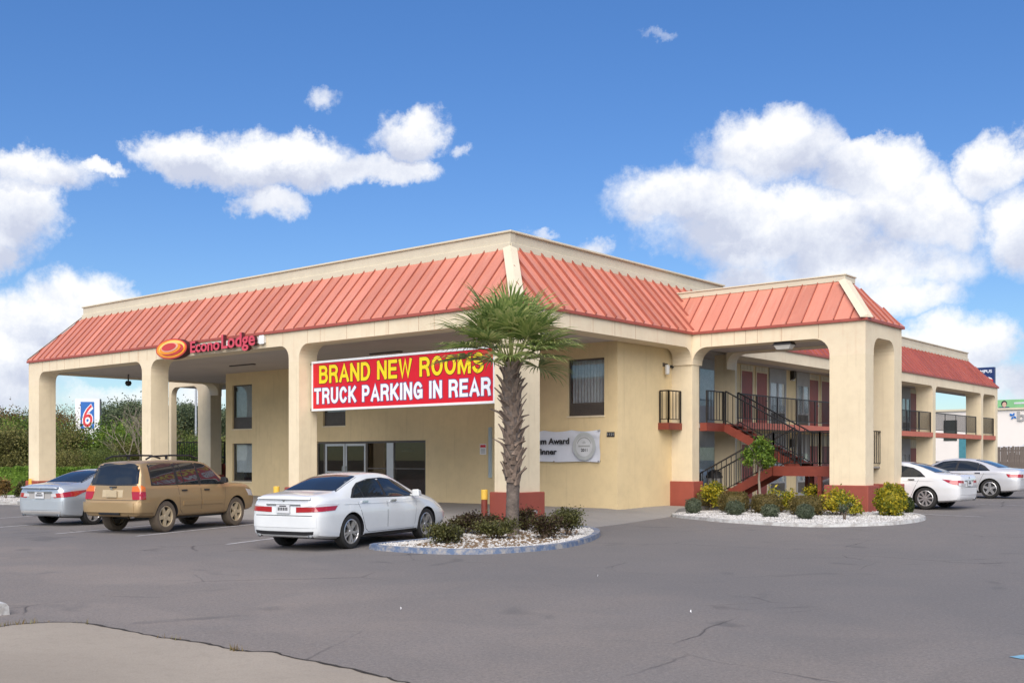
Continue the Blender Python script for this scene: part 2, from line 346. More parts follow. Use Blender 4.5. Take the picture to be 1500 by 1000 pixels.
def lk(o, parent=None):
    COL.objects.link(o)
    if parent is not None: o.parent = parent
    return o
def thing(name, label, cat, loc=(0, 0, 0), rz=0.0, group=None):
    o = bpy.data.objects.new(name, None); o.empty_display_size = .2
    o.location = loc; o.rotation_euler = (0, 0, rz); o['label'] = label; o['category'] = cat
    if group: o['group'] = group
    return lk(o)
def tag(o, label=None, cat=None, group=None, kind=None):
    if label: o['label'] = label
    if cat: o['category'] = cat
    if group: o['group'] = group
    if kind: o['kind'] = kind
    return o
class MB:
    def __init__(s): s.v = []; s.f = []; s.k = []
    def add(s, vs, fs, k=0):
        o = len(s.v); s.v += [tuple(v) for v in vs]; s.f += [tuple(i + o for i in f) for f in fs]; s.k += [k]*len(fs); return s
    def box(s, x0, x1, y0, y1, z0, z1, k=0):
        return s.add([(x0,y0,z0),(x1,y0,z0),(x1,y1,z0),(x0,y1,z0),(x0,y0,z1),(x1,y0,z1),(x1,y1,z1),(x0,y1,z1)],
                     [(0,3,2,1),(4,5,6,7),(0,1,5,4),(1,2,6,5),(2,3,7,6),(3,0,4,7)], k)
    def hexa(s, b, t, k=0):
        return s.add(list(b) + list(t), [(0,3,2,1),(4,5,6,7),(0,1,5,4),(1,2,6,5),(2,3,7,6),(3,0,4,7)], k)
    def bar(s, p, q, w, h=None, k=0, up=(0, 0, 1)):
        h = h or w; p = Vector(p); q = Vector(q); d = (q - p).normalized(); u = Vector(up)
        if abs(d.dot(u)) > .98: u = Vector((0, 1, 0))
        a = d.cross(u).normalized()*w/2; b = a.cross(d).normalized()*h/2
        return s.hexa([p-a-b, p+a-b, p+a+b, p-a+b], [q-a-b, q+a-b, q+a+b, q-a+b], k)
    def cyl(s, p, q, r0, r1=None, n=10, k=0, cap=True):
        r1 = r0 if r1 is None else r1; p = Vector(p); q = Vector(q); d = (q-p).normalized()
        u = Vector((0, 0, 1)) if abs(d.z) < .9 else Vector((1, 0, 0)); a = d.cross(u).normalized(); b = d.cross(a)
        o = len(s.v)
        for c, r in ((p, r0), (q, r1)):
            for i in range(n):
                t = 2*math.pi*i/n; s.v.append(tuple(c + a*r*math.cos(t) + b*r*math.sin(t)))
        for i in range(n):
            j = (i+1) % n; s.f.append((o+i, o+j, o+n+j, o+n+i)); s.k.append(k)
        if cap:
            s.f.append(tuple(o+i for i in reversed(range(n)))); s.k.append(k); s.f.append(tuple(o+n+i for i in range(n))); s.k.append(k)
        return s
    def tube(s, pts, rs, n=8, k=0):
        pts = [Vector(p) for p in pts]
        for i in range(len(pts)-1): s.cyl(pts[i], pts[i+1], rs[i], rs[i+1], n, k, cap=(i in (0, len(pts)-2)))
        return s
    def prism(s, poly, f0, f1, k=0):              # poly: list of 2D; f0/f1 map 2D -> 3D
        n = len(poly); vs = [f0(*p) for p in poly] + [f1(*p) for p in poly]
        fs = [tuple(reversed(range(n))), tuple(range(n, 2*n))] + [(i, (i+1) % n, n+(i+1) % n, n+i) for i in range(n)]
        return s.add(vs, fs, k)
    def lathe(s, prof, n=24, k=0, axis='y', close=False):
        o = len(s.v); m = len(prof)
        for i in range(n):
            t = 2*math.pi*i/n
            for r, h in prof:
                s.v.append((r*math.cos(t), h, r*math.sin(t)) if axis == 'y' else (r*math.cos(t), r*math.sin(t), h))
        for i in range(n):
            j = (i+1) % n
            for q in range(m if close else m-1):
                w = (q+1) % m; s.f.append((o+i*m+q, o+j*m+q, o+j*m+w, o+i*m+w)); s.k.append(k)
        return s
    def mesh(s, name, mats):
        me = bpy.data.meshes.new(name); me.from_pydata(s.v, [], s.f)
        for m in (mats if isinstance(mats, (list, tuple)) else [mats]): me.materials.append(m)
        if any(s.k): me.polygons.foreach_set('material_index', s.k)
        bm = bmesh.new(); bm.from_mesh(me); bmesh.ops.recalc_face_normals(bm, faces=bm.faces); bm.to_mesh(me); bm.free()
        return me
    def build(s, name, mats, parent=None, smooth=False, bevel=0.0, loc=None):
        me = s.mesh(name, mats)
        if smooth:
            me.polygons.foreach_set('use_smooth', [True]*len(me.polygons)); me.set_sharp_from_angle(angle=R_(smooth if smooth > 1 else 40))
        o = bpy.data.objects.new(name, me)
        if bevel:
            b = o.modifiers.new('bevel', 'BEVEL'); b.width = bevel; b.segments = 2; b.limit_method = 'ANGLE'; b.angle_limit = R_(40)
        if loc is not None: o.location = loc
        return lk(o, parent)
def dup(o, parent=None, loc=None, rz=None):
    c = o.copy(); COL.objects.link(c)
    if parent is not None: c.parent = parent
    if loc is not None: c.location = loc
    if rz is not None: c.rotation_euler = (0, 0, rz)
    return c
def dup_tree(root, loc, rz=0.0, label=None, scale=None):
    r = dup(root, None, loc, rz)
    if scale is not None: r.scale = scale
    if label: r['label'] = label
    for ch in list(root.children):
        c = dup(ch, r)
        for g in list(ch.children): dup(g, c)
    return r

def text_mesh(s, w, h, ext=.0, bold=0.0, shear=0.0, spacing=1.0):
    cu = bpy.data.curves.new('t', 'FONT'); cu.body = s; cu.size = 1; cu.extrude = .01; cu.offset = bold; cu.shear = shear; cu.space_character = spacing
    cu.resolution_u = 3
    ob = bpy.data.objects.new('t', cu); COL.objects.link(ob)
    me = bpy.data.meshes.new_from_object(ob.evaluated_get(bpy.context.evaluated_depsgraph_get()))
    bpy.data.objects.remove(ob); bpy.data.curves.remove(cu)
    co = np.empty(len(me.vertices)*3, np.float32); me.vertices.foreach_get('co', co); co = co.reshape(-1, 3)
    mn, mx = co.min(0), co.max(0)
    co[:, 0] = (co[:, 0]-mn[0])/(mx[0]-mn[0])*w; co[:, 1] = (co[:, 1]-mn[1])/(mx[1]-mn[1])*h
    co[:, 2] = (co[:, 2]-mn[2])/(mx[2]-mn[2])*max(ext, .002)
    # stand it up: text x -> x, text y -> z, depth towards -y
    co = np.stack([co[:, 0], -co[:, 2], co[:, 1]], 1)
    me.vertices.foreach_set('co', co.ravel().astype(np.float32)); me.update(); return me
def put_text(name, s, x, y, z, w, h, mat, parent, ext=.01, bold=0.0, rz=0.0, shear=0.0, spacing=1.0, side=None):
    me = text_mesh(s, w, h, ext, bold, shear, spacing)
    me.materials.clear(); me.materials.append(mat)
    if side is not None:
        me.materials.append(side)
        for p in me.polygons: p.material_index = 0 if abs(p.normal.y) > .7 else 1
    o = bpy.data.objects.new(name, me); o.location = (x, y, z); o.rotation_euler = (0, 0, rz); return lk(o, parent)

# ------------------------------------------------------------------ ground
def sheet(name, xs, ys, zf, mat, parent=None, kind='structure'):
    nx, ny = len(xs), len(ys)
    v = [(x, y, zf(x, y)) for y in ys for x in xs]
    f = [(j*nx+i, j*nx+i+1, (j+1)*nx+i+1, (j+1)*nx+i) for j in range(ny-1) for i in range(nx-1)]
    me = bpy.data.meshes.new(name); me.from_pydata(v, [], f); me.materials.append(mat)
    me.polygons.foreach_set('use_smooth', [True]*len(f))
    o = lk(bpy.data.objects.new(name, me), parent)
    if kind: o['kind'] = kind
    return o
ysg = [-40, -10, 0, 4, 7] + [9 + .5*i for i in range(44)] + [32, 40, 60, 100]
sheet('parking_lot', [-62, -50, -40, -30, -20, -18, -17, -16, -15, -14.5, -10, 0, 10, 30, 60], ysg, gz, M['asphalt'])
sheet('ground', [-900, -300, -120, -50, 0, 100, 900], [-600, -100, 0, 50, 200, 900], lambda x, y: -.36, M['earth'])

def flat_poly(name, pts, mat, dz, parent=None):
    # a thin sheet over the lot, draped on its slope; pts in plan, filled by a fan of strips
    bm = bmesh.new(); vs = [bm.verts.new((p[0], p[1], 0)) for p in pts]; bm.faces.new(vs)
    bmesh.ops.triangulate(bm, faces=bm.faces[:])
    for _ in range(2):
        bmesh.ops.subdivide_edges(bm, edges=[e for e in bm.edges if e.calc_length() > 1.5], cuts=1)
        bmesh.ops.triangulate(bm, faces=bm.faces[:])
    for v in bm.verts: v.co.z = gz(v.co.x, v.co.y) + dz
    me = bpy.data.meshes.new(name); bm.to_mesh(me); bm.free(); me.materials.append(mat)
    for p in me.polygons: p.use_smooth = True
    return lk(bpy.data.objects.new(name, me), parent)
# concrete apron under the canopy: climbs to the door sill at the wall
def apz(x, y):
    a = gz(x, y) + .008
    t = 1 - sstep(0, 6, math.hypot(6*max(0, x + 17.3), max(0, 26.8 - y)))
    return a*(1-t) + .0*t
edge = [(18.6, -14.6), (19.6, -15.2), (20.75, -15.7), (22.4, -15.72), (23.84, -15.85), (25.76, -16.2), (26.9, -16.4), (28.7, -17.15), (30.2, -17.4)]
ap = bpy.data.meshes.new('apron'); v = []; f = []
yy = [18.6 + .3*i for i in range(39)]
for y in yy:
    xr = np.interp(y, [e[0] for e in edge], [e[1] for e in edge])
    for t in (0, .5, .8, .92, 1): 
        x = -45.5 + (xr + 45.5)*t; v.append((x, y, apz(x, y)))
for j in range(len(yy)-1):
    for i in range(4): f.append((j*5+i, j*5+i+1, (j+1)*5+i+1, (j+1)*5+i))
nv = len(v)
for j in range(len(yy)): x, y, z = v[j*5+4]; v.append((x + .03, y, gz(x, y) - .06))
for j in range(len(yy)-1): f.append((j*5+4, nv+j, nv+j+1, (j+1)*5+4))
for i in range(5): x, y, z = v[i]; v.append((x, y - .04, gz(x, y) - .06))
for i in range(4): f.append((i, nv+len(yy)+i, nv+len(yy)+i+1, i+1))
ap.from_pydata(v, [], f); ap.materials.append(M['apron']); o = lk(bpy.data.objects.new('pavement', ap)); o['kind'] = 'structure'
# walkway along the right wall and under the porch
b = MB(); b.box(-19.3, -17.3, 30.25, 33.4, -.3, -.005); b.box(-19.3, -17.2, 33.4, 64.5, -.3, -.0)
o = b.build('walkway', M['apron']); o['kind'] = 'structure'
b = MB(); b.box(-17.3, -12.0, 30.25, 33.2, -.4, -.12); o = b.build('stair_pavement', M['apron']); o['kind'] = 'structure'

# old concrete at the lower left, broken edge and the gap along it
ep = [GP(x, y) for x, y in ((-160, 930), (-60, 921), (0, 918), (40, 914), (80, 912), (118, 912.5), (150, 918), (190, 926), (240, 935), (290, 942), (338, 951), (345, 954), (400, 956), (440, 966), (500, 978), (560, 992), (600, 1003), (660, 1025), (760, 1075))]
epj = []
for a, c in zip(ep[:-1], ep[1:]):
    for k in range(5):
        p = a.lerp(c, k/5); epj.append(p + Vector((random.uniform(-.02, .02), random.uniform(-.02, .02), 0)))
epj.append(ep[-1])
o = flat_poly('concrete_drive', [(p.x, p.y) for p in epj] + [(-1.5, 1.5), (0, -6), (-14, -6), (-16, 3)], M['slab'], .008); o['kind'] = 'structure'
b = MB(); 
for i in range(len(epj)-1):
    w0 = .012 + .03*abs(math.sin(i*.71)*math.sin(i*.23+1)); w1 = .012 + .03*abs(math.sin((i+1)*.71)*math.sin((i+1)*.23+1))
    p, q = epj[i], epj[i+1]; n = Vector((-(q-p).y, (q-p).x, 0)).normalized()
    zz = Vector((0, 0, .012)); b.add([p - n*.01 + zz, q - n*.01 + zz, q + n*w1 + zz, p + n*w0 + zz], [(0, 1, 2, 3)])
o = b.build('pavement_crack', M['crack']); o['kind'] = 'structure'
# grass tufts in the crack
b = MB()
for i in range(130):
    k = random.choice([6, 7, 8, 9, 10, 12, 13, 14, 15, 16, 18, 25, 40, 52, 53, 54]); p = epj[min(k + random.randint(0, 2), len(epj)-1)] + Vector((random.uniform(-.05, .05), random.uniform(-.04, .04), .01))
    h = random.uniform(.02, .07); a = random.uniform(0, 6.28); t = Vector((math.cos(a), math.sin(a), 0))
    b.add([p - t*.004, p + t*.004, p + Vector((random.uniform(-.03, .03), random.uniform(-.03, .03), h))], [(0, 1, 2)])
o = b.build('dry_grass', L_('dry grass', [(.2, (.12, .08, .03)), (.6, (.28, .19, .07)), (.9, (.25, .25, .09))])); tag(o, 'dry grass tufts growing in the crack of the concrete', 'grass', kind='stuff')

# painted stall lines
def line(p, q, w=.10, mat='whiteline', name='parking_line'):
    p = Vector(p); q = Vector(q); d = (q-p); n = Vector((-d.y, d.x)).normalized()*w/2
    ns = 8; pts = [p + d*i/ns for i in range(ns+1)]
    b = MB()
    for i in range(ns):
        a, c = pts[i], pts[i+1]
        b.add([(*(a-n), gz(*a)+.006), (*(c-n), gz(*c)+.006), (*(c+n), gz(*c)+.006), (*(a+n), gz(*a)+.006)], [(0, 1, 2, 3)])
    o = b.build(name, M[mat]); o['kind'] = 'structure'; return o
LD = Vector((-.334, .942))
def line_at(px, py, back, fwd):
    p = GP(px, py).to_2d(); line(p - LD*back, p + LD*fwd)
line_at(332, 797, 0, 4.6); line_at(200, 785, 0, 5.0); line_at(100, 780, .4, 4.6); line_at(0, 772, .6, 4.5); line_at(-50, 762, .5, 4.5)
p = GP(556, 806).to_2d()
line(GP(1335, 752).to_2d(), GP(1440, 757).to_2d()); line(GP(1430, 738).to_2d(), GP(1540, 742).to_2d())
b = MB(); q = [GP(*p_) + Vector((0, 0, .006)) for p_ in ((1478, 962), (1500, 959), (1530, 961), (1530, 966), (1496, 965))]; b.add(q, [tuple(range(5))])
o = b.build('blue_marking', M['paleblue']); o['kind'] = 'structure'
for i, (px, py, s) in enumerate(((588, 894, .015), (1012, 898, .010), (875, 845, .018))):
    b = MB(); c = GP(px, py); b.add([c + Vector((random.uniform(-1, 1)*s, random.uniform(-1, 1)*s*.6, .012 + .012*k)) for k in range(4)], [(0, 1, 2), (0, 2, 3)])
    tag(b.build('paper_scrap', M['white']), ('white paper scrap on the asphalt in front of the white sedan', 'white scrap near the middle of the open asphalt foreground', 'white scrap on the asphalt nearest the palm island', 'white scrap nearest the right frame edge on the asphalt', 'tiny white scrap low in the right half of the asphalt')[i], 'litter', group='litter on the asphalt')

def outline_bed(name, pts, label, kerbmat, fillmat, kh=.13, kw=.15, fill_dz=.09):
    # kerbed planting bed: kerb ring + fill
    n = len(pts); c = sum((Vector(p) for p in pts), Vector((0, 0)))/n
    ins = []
    for i in range(n):
        a = Vector(pts[i-1]); d = Vector(pts[(i+1) % n]) - a; nn = Vector((-d.y, d.x)).normalized()
        p = Vector(pts[i]); 
        if (c - p).dot(nn) < 0: nn = -nn
        ins.append(p + nn*kw)
    root = thing(name, label, 'planting bed', (0, 0, 0))
    b = MB()
    for i in range(n):
        j = (i+1) % n; P = [Vector(pts[i]), Vector(pts[j]), ins[j], ins[i]]
        lo = [(*p, gz(*p) - .05) for p in P]; hi = [(*(p + (c-p).normalized()*(.02 if k < 2 else 0)), gz(*p) + kh*(1 if k < 2 else .98)) for k, p in enumerate(P)]
        b.hexa(lo, hi)
    b.build('kerb', M[kerbmat], root, smooth=50)
    bm = bmesh.new(); vs = [bm.verts.new((*p, gz(*p) + fill_dz)) for p in ins]; bm.faces.new(vs); bmesh.ops.triangulate(bm, faces=bm.faces[:])
    me = bpy.data.meshes.new('fill'); bm.to_mesh(me); bm.free(); me.materials.append(M[fillmat]); lk(bpy.data.objects.new('fill', me), root)
    return root, ins
def inside(p, poly):
    r = False
    for i in range(len(poly)):
        a, c = poly[i-1], poly[i]
        if (a[1] > p[1]) != (c[1] > p[1]) and p[0] < (c[0]-a[0])*(p[1]-a[1])/(c[1]-a[1]) + a[0]: r = not r
    return r
def stones(name, poly, n, dz, label, root=None, avoid=None, sz=(.018, .045)):
    xs = [p[0] for p in poly]; ys = [p[1] for p in poly]; b = MB(); k = 0; tries = 0
    while k < n and tries < n*12:
        tries += 1; p = (random.uniform(min(xs), max(xs)), random.uniform(min(ys), max(ys)))
        if not inside(p, poly) or (avoid and avoid(p)): continue
        s = random.uniform(*sz); a = random.uniform(0, 6.28); z = gz(*p) + dz
        ring = [(p[0] + s*random.uniform(.7, 1.2)*math.cos(a + t), p[1] + s*random.uniform(.7, 1.2)*math.sin(a + t), z) for t in (0, 1.57, 3.14, 4.71)]
        b.add(ring + [(p[0] + random.uniform(-.3, .3)*s, p[1] + random.uniform(-.3, .3)*s, z + s*random.uniform(.5, 1.0))], [(0, 1, 4), (1, 2, 4), (2, 3, 4), (3, 0, 4)]); k += 1
    m = L_(name + ' stone', [(.1, (.17, .155, .14)), (.4, (.38, .365, .34)), (.9, (.60, .585, .56))], .0, .9)
    o = b.build(name, m, root); o['kind'] = 'stuff'; return o
def smooth_loop(pts, sub=4):
    n = len(pts); out = []
    for i in range(n):
        p0, p1, p2, p3 = (Vector(pts[(i+k-1) % n]) for k in range(4))
        for s in range(sub):
            t = s/sub; out.append(.5*((2*p1) + (p2-p0)*t + (2*p0-5*p1+4*p2-p3)*t*t + (3*p1-p0-3*p2+p3)*t**3))
    return [tuple(v) for v in out]
# ---- island with the palm
isl = smooth_loop([GP(*p).to_2d() for p in ((540, 804), (600, 809.5), (680, 812), (760, 809), (830, 802), (868, 792), (880, 783), (868, 777), (830, 774), (770, 772), (715, 776), (672, 785), (625, 794), (580, 799))], 3)
palm_bed, isl_in = outline_bed('palm_island', isl, 'kerbed island with worn blue edge and palm tree', 'bluekerb', 'mulch', kh=.10, fill_dz=.07)
pc = GP(752, 786)
def far_in(p):  # the middle of the island is bare mulch
    n_ = len(isl_in); dm = min(math.hypot(p[0]-a[0], p[1]-a[1]) for a in isl_in)
    return random.random() > (1.0 if dm < .22 else .75 if dm < .36 else .10)
stones('gravel', isl_in, 3600, .07, '', palm_bed, far_in)
# ---- bed in front of the stair
bed = smooth_loop([GP(*p).to_2d() for p in ((985, 757), (1040, 763), (1110, 768), (1180, 771.5), (1250, 771), (1310, 768.5), (1350, 763.5), (1354, 758), (1320, 752), (1270, 750), (1200, 751), (1120, 750), (1040, 751), (996, 753))], 3)
stair_bed, bed_in = outline_bed('gravel_bed', bed, 'white gravel bed with clipped bushes before the outside stair', 'whitekerb', 'stone', kh=.08, fill_dz=.06)
stones('gravel', bed_in, 7000, .055, '', stair_bed, sz=(.02, .05))
# ---- bed at the far left column
lb = smooth_loop([GP(*p).to_2d() for p in ((-80, 742), (0, 739), (34, 738), (52, 735), (40, 729), (0, 729), (-80, 730))], 3)
left_bed, lb_in = outline_bed('hedge_bed', lb, 'pale kerbed bed at the foot of the leftmost column', 'whitekerb', 'stone', kh=.12, fill_dz=.10)
stones('gravel', lb_in, 1800, .09, '', left_bed, sz=(.03, .06))
# ---- stub of kerb at the left edge
c = GP(0, 900); b = MB(); d = (GP(-60, 880) - c); d.z = 0; d = d.normalized(); n = Vector((-d.y, d.x, 0))
prof = [(-.09, 0), (-.08, .10), (-.05, .14), (.05, .14), (.08, .10), (.09, 0)]
for i in range(12):
    def fr(t): return c + Vector((0, 0, -.01)) + d*t - d*.0
    a0, a1 = i*.25 - .05, (i+1)*.25 - .05
    b.prism(prof, lambda u, w, a=a0: fr(a) + n*u + Vector((0, 0, w)), lambda u, w, a=a1: fr(a) + n*u + Vector((0, 0, w)))
tag(b.build('kerb_stone', M['whitekerb'], smooth=30), 'whitewashed kerb end by the broken concrete edge', 'kerb')

# ------------------------------------------------------------------ motel
FX, FY, LX = -17.62, 21.35, -44.40
ZE, ZF, ZS = 5.65, 5.57, 5.14                    # eave top, fascia top, soffit line
WX, WY, WLX = -18.40, 27.15, -38.66              # right wall, front wall, left wall
GXW = -19.20                                     # recessed room front of the wing
motel = thing('motel', 'two storey cream motel with red metal mansard roof and arched canopy', 'motel')

def arcade(s0, s1, openings, f, name='fascia', mat='fascia', zl=4.60, zs=ZS, zt=ZF, r=.42, th=.72, parent=None):
    # beam with rounded haunches; f(s, depth, z)
    poly = [(s0, zt)]; cur = s0
    def solid(a, b): poly.extend([(a, zl), (b, zl)]) if b - a > .01 else None
    for a, b in openings:
        solid(cur, a) if a - cur > .01 else poly.append((a, zl))
        for k in range(7): t = k/6*math.pi/2; poly.append((a + r*(1-math.cos(t)), zs - r + r*math.sin(t)))
        for k in range(7): t = (6-k)/6*math.pi/2; poly.append((b - r*(1-math.cos(t)), zs - r + r*math.sin(t)))
        cur = b
    if s1 - cur > .01: solid(cur, s1)
    else: poly.append((s1, zl))
    poly.append((s1, zt))
    out = [poly[0]]
    for p in poly[1:]:
        if abs(p[0]-out[-1][0]) + abs(p[1]-out[-1][1]) > 1e-4: out.append(p)
    b = MB(); b.prism(out, lambda s, z: f(s, 0, z), lambda s, z: f(s, th, z))
    me = b.mesh(name, M[mat]); bm = bmesh.new(); bm.from_mesh(me); bmesh.ops.triangulate(bm, faces=[q for q in bm.faces if len(q.verts) > 4], ngon_method='EAR_CLIP'); bm.to_mesh(me); bm.free()
    o = bpy.data.objects.new(name, me); return lk(o, parent or motel)
def column(x0, x1, y0, y1, zg, zb=.66, ztop=4.60, base=True, parent=None, bw=.10):
    b = MB(); b.box(x0, x1, y0, y1, zb if base else zg, ztop); c = b.build('column', M['stucco'], parent or motel)
    if base:
        b = MB(); b.box(x0-bw, x1+bw, y0-bw, y1+bw, zg-.15, zb); b.build('column_base', M['base'], c, bevel=.025)
    return c
# front canopy arcade
arcade(LX, FX, [(-43.50, -35.61), (-35.01, -27.04), (-26.53, -18.40)], lambda s, d, z: (s, FY + d, z))
arcade(FY + .722, 30.315, [(22.30, 30.27)], lambda s, d, z: (FX - d, s, z), th=.70)
arcade(FY + .722, 30.295, [(22.09, 30.25)], lambda s, d, z: (LX + d, s, z), th=.70)
column(LX, -43.5, FY, FY+.72, -.33, .61); column(-35.61, -35.01, FY, FY+.72, -.3, .63); column(-27.04, -26.53, FY, FY+.72, -.3, .64)
corner_col = column(-18.40, FX, FY, 22.30, -.29, .66)
column(-18.43, FX - .001, 30.32, 30.76, -.12, .80, 5.54); column(-39.80, -38.95, 29.6, 30.28, -.1, .84, 5.54)
# right porch
PX, PY0, PY1 = -11.86, 30.30, 33.24
arcade(FX + .003, PX, [(-17.60, -12.95)], lambda s, d, z: (s, PY0 + d, z), th=.62, r=.5)
arcade(PY0 + .623, PY1, [(30.94, 32.61)], lambda s, d, z: (PX - d, s, z), th=1.09, r=.42)
arcade(FX + .003, PX - 1.093, [(-17.60, -12.953)], lambda s, d, z: (s, PY1 - .63 + d, z), th=.62, r=.4)
column(-12.95, PX, PY0, 30.92, -.16, .76, bw=.13); column(-12.95, PX, 32.61, PY1, -.16, .76, bw=.13)
# left porch
arcade(-48.04, -44.40, [(-47.80, -45.46)], lambda s, d, z: (s, 30.30 + d, z), th=.30, r=.42)
column(-45.46, -44.40, 30.30, 30.92, -.2, .75); column(-48.04, -47.80, 30.30, 30.60, -.2, .75)
arcade(-44.397, -38.9, [(-44.37, -39.8)], lambda s, d, z: (s, 30.30 + d, z), th=.62, r=.3)
column(-45.46, -44.40, 32.61, 33.24, -.2, .75, ZS)
# wing arcade
WC = [(33.07, 33.36), (43.4, 43.75), (53.70, 54.12), (61.68, 62.05), (64.39, 64.82)]
arcade(33.245, 64.82, [(WC[i][1], WC[i+1][0]) for i in range(4)], lambda s, d, z: (FX - d, s, z), th=.81, r=.30)
for y0, y1 in WC: column(-18.43, FX, max(y0, 33.245) if y0 < 34 else y0, y1, -.15, base=False, ztop=4.60)
# soffits
b = MB(); b.box(LX + .3, FX - .3, FY + .3, 33.3, 5.17, 5.22); b.box(FX - .05, PX - .3, PY0 + .2, PY1 - .2, 5.17, 5.22); b.box(-48.0, LX + .2, 30.5, 33.2, 5.17, 5.22)
b.box(GXW - .2, FX - .2, 33.305, 64.6, 5.17, 5.22); b.build('soffit', M['soffit'], motel)
# fascia board joints with rust runs
b = MB()
for x in np.arange(-43.2, -18, .61):
    if random.random() < .72: b.box(x, x + .009, FY - .003, FY, ZS + .01, ZF)
for x in np.arange(-17.3, -12.9, .40):
    if random.random() < .85: b.box(x, x + .009, PY0 - .003, PY0, ZS + .01, ZF)
for y in np.arange(22, 30, .55):
    if random.random() < .5: b.box(FX, FX + .003, y, y + .009, ZS + .01, ZF)
b.build('panel_joint', mat_plain('rusty joint', (.38, .20, .11), .8, var=.4, scale=2), motel)

# roof: deck edges as the part, one pan with its standing seam per panel
roof = MB()
def eave(x0, x1, y0, y1): roof.box(x0, x1, y0, y1, ZF, ZE)
eave(LX - .06, FX + .07, FY - .07, FY + .10); eave(FX - .1, FX + .07, FY + .103, PY0 - .073); eave(FX - .1, PX + .08, PY0 - .07, PY0 + .1)
eave(PX - .1, PX + .08, PY0 + .103, PY1 + .07); eave(FX + .1, PX - .103, PY1 - .1, PY1 + .07); eave(FX - .1, FX + .07, PY1 + .073, 64.9); eave(LX - .06, LX + .1, FY + .103, 33.3)
eave(-48.1, LX - .063, 30.23, 30.4)
roof_o = roof.build('roof', M['rooftrim'], motel)
def roof_face(O, along, up, L, kl, kr, mat, sp=.508, ribh=.045, ribw=.024, seam=True, panels=True):
    O = Vector(O); A = Vector(along); U = Vector(up); N = A.cross(U).normalized()
    if N.z < 0: N = -N
    n = max(1, round(L/sp)) if panels else 1; sp = L/n
    for i in range(n):
        s0, s1 = i*sp, (i+1)*sp
        pts = [(s0, 0), (s1, 0), (s1, 1), (s0, 1)]
        for (ka, kb, kc) in ((1, -kl, 0), (-1, -kr, L)):          # ka*s + kb*t + kc >= 0
            out = []
            for j in range(len(pts)):
                p, q = pts[j-1], pts[j]; fp = ka*p[0] + kb*p[1] + kc; fq = ka*q[0] + kb*q[1] + kc
                if (fp >= -1e-9) != (fq >= -1e-9): t = fp/(fp-fq); out.append((p[0] + (q[0]-p[0])*t, p[1] + (q[1]-p[1])*t))
                if fq >= -1e-9: out.append(q)
            pts = out
            if len(pts) < 3: break
        if len(pts) < 3: continue
        b = MB(); wob = random.uniform(-.002, .002)
        b.prism(pts, lambda s, t: O + A*s + U*t - N*.03, lambda s, t: O + A*s + U*t + N*wob)
        if seam:
            ts = [0, 1]
            if kl: ts[1] = min(1, s0/kl)
            if kr: ts[1] = min(ts[1], (L-s0)/kr)
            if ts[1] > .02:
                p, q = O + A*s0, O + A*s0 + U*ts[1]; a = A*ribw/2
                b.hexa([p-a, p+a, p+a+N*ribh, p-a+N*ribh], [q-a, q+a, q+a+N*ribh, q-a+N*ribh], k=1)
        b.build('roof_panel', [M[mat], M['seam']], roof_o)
T = 1.62; RZ = 1.83
roof_face((LX - .05, FY - .07, ZE), (1, 0, 0), (0, T, RZ), (FX + .07) - (LX - .05), T, T, 'roof')
roof_face((FX + .07, FY - .07, ZE), (0, 1, 0), (-T, 0, RZ), 35.3 - FY + .07, T, 0, 'roof', ribh=.07, ribw=.026)
tp = 1.18; zp = tp*RZ/T
roof_face((FX - 1.2, PY0 - .07, ZE), (1, 0, 0), (0, tp, zp), PX + .08 - FX + 1.2, 0, tp, 'roof')
roof_face((PX + .08, PY0 - .07, ZE), (0, 1, 0), (-tp, 0, zp), PY1 - PY0 + .14, tp, tp, 'roof')
roof_face((FX - 1.2, PY1 + .07, ZE), (1, 0, 0), (0, -tp, zp), PX + .08 - FX + 1.2, 0, tp, 'roof', panels=False, seam=False)
tw = 1.32; zw = tw*RZ/T
roof_face((FX + .07, 35.302, ZE), (0, 1, 0), (-tw, 0, zw), 64.9 - 35.302, 0, tw, 'roofwing', ribh=.03)
roof_face((FX + .07 - 21, 64.9, ZE), (1, 0, 0), (0, -tw, zw), 21, 0, tw, 'roofwing', panels=False, seam=False)
roof_face((LX - .05, FY - .07, ZE), (0, 1, 0), (T, 0, RZ), 12, T, 0, 'roof', sp=1.0)
roof_face((-48.1, 30.23, ZE), (1, 0, 0), (0, tp, zp), 4.2, tp, 0, 'roof', sp=1.0)
b = MB()
def hip(p, q, w=.40):
    p, q = Vector(p), Vector(q); d = (q-p).normalized(); h = Vector((d.x, d.y, 0)).normalized(); a = Vector((-h.y, h.x, 0))*w/2; up = a.cross(d).normalized()
    if up.z < 0: up = -up
    # folded cap: ridge line and two wings that follow the slopes
    dn = Vector((0, 0, -w*.5*.8))
    b = MB(); b.add([p + up*.075, q + up*.075, q + a + up*.06 + dn*.42, p + a + up*.06 + dn*.42, p - a + up*.06 + dn*.42, q - a + up*.06 + dn*.42], [(0, 1, 2, 3), (1, 0, 4, 5), (0, 3, 4)]); b.build('hip_cap', M['trim'], motel)
hip((FX + .02, FY - .02, ZE + .02), (FX + .07 - T, FY - .07 + T, ZE + RZ)); hip((PX + .04, PY0 - .03, ZE + .02), (PX + .08 - tp, PY0 - .07 + tp, ZE + zp)); hip((LX - .02, FY - .02, ZE + .02), (LX - .05 + T, FY - .07 + T, ZE + RZ), .12)
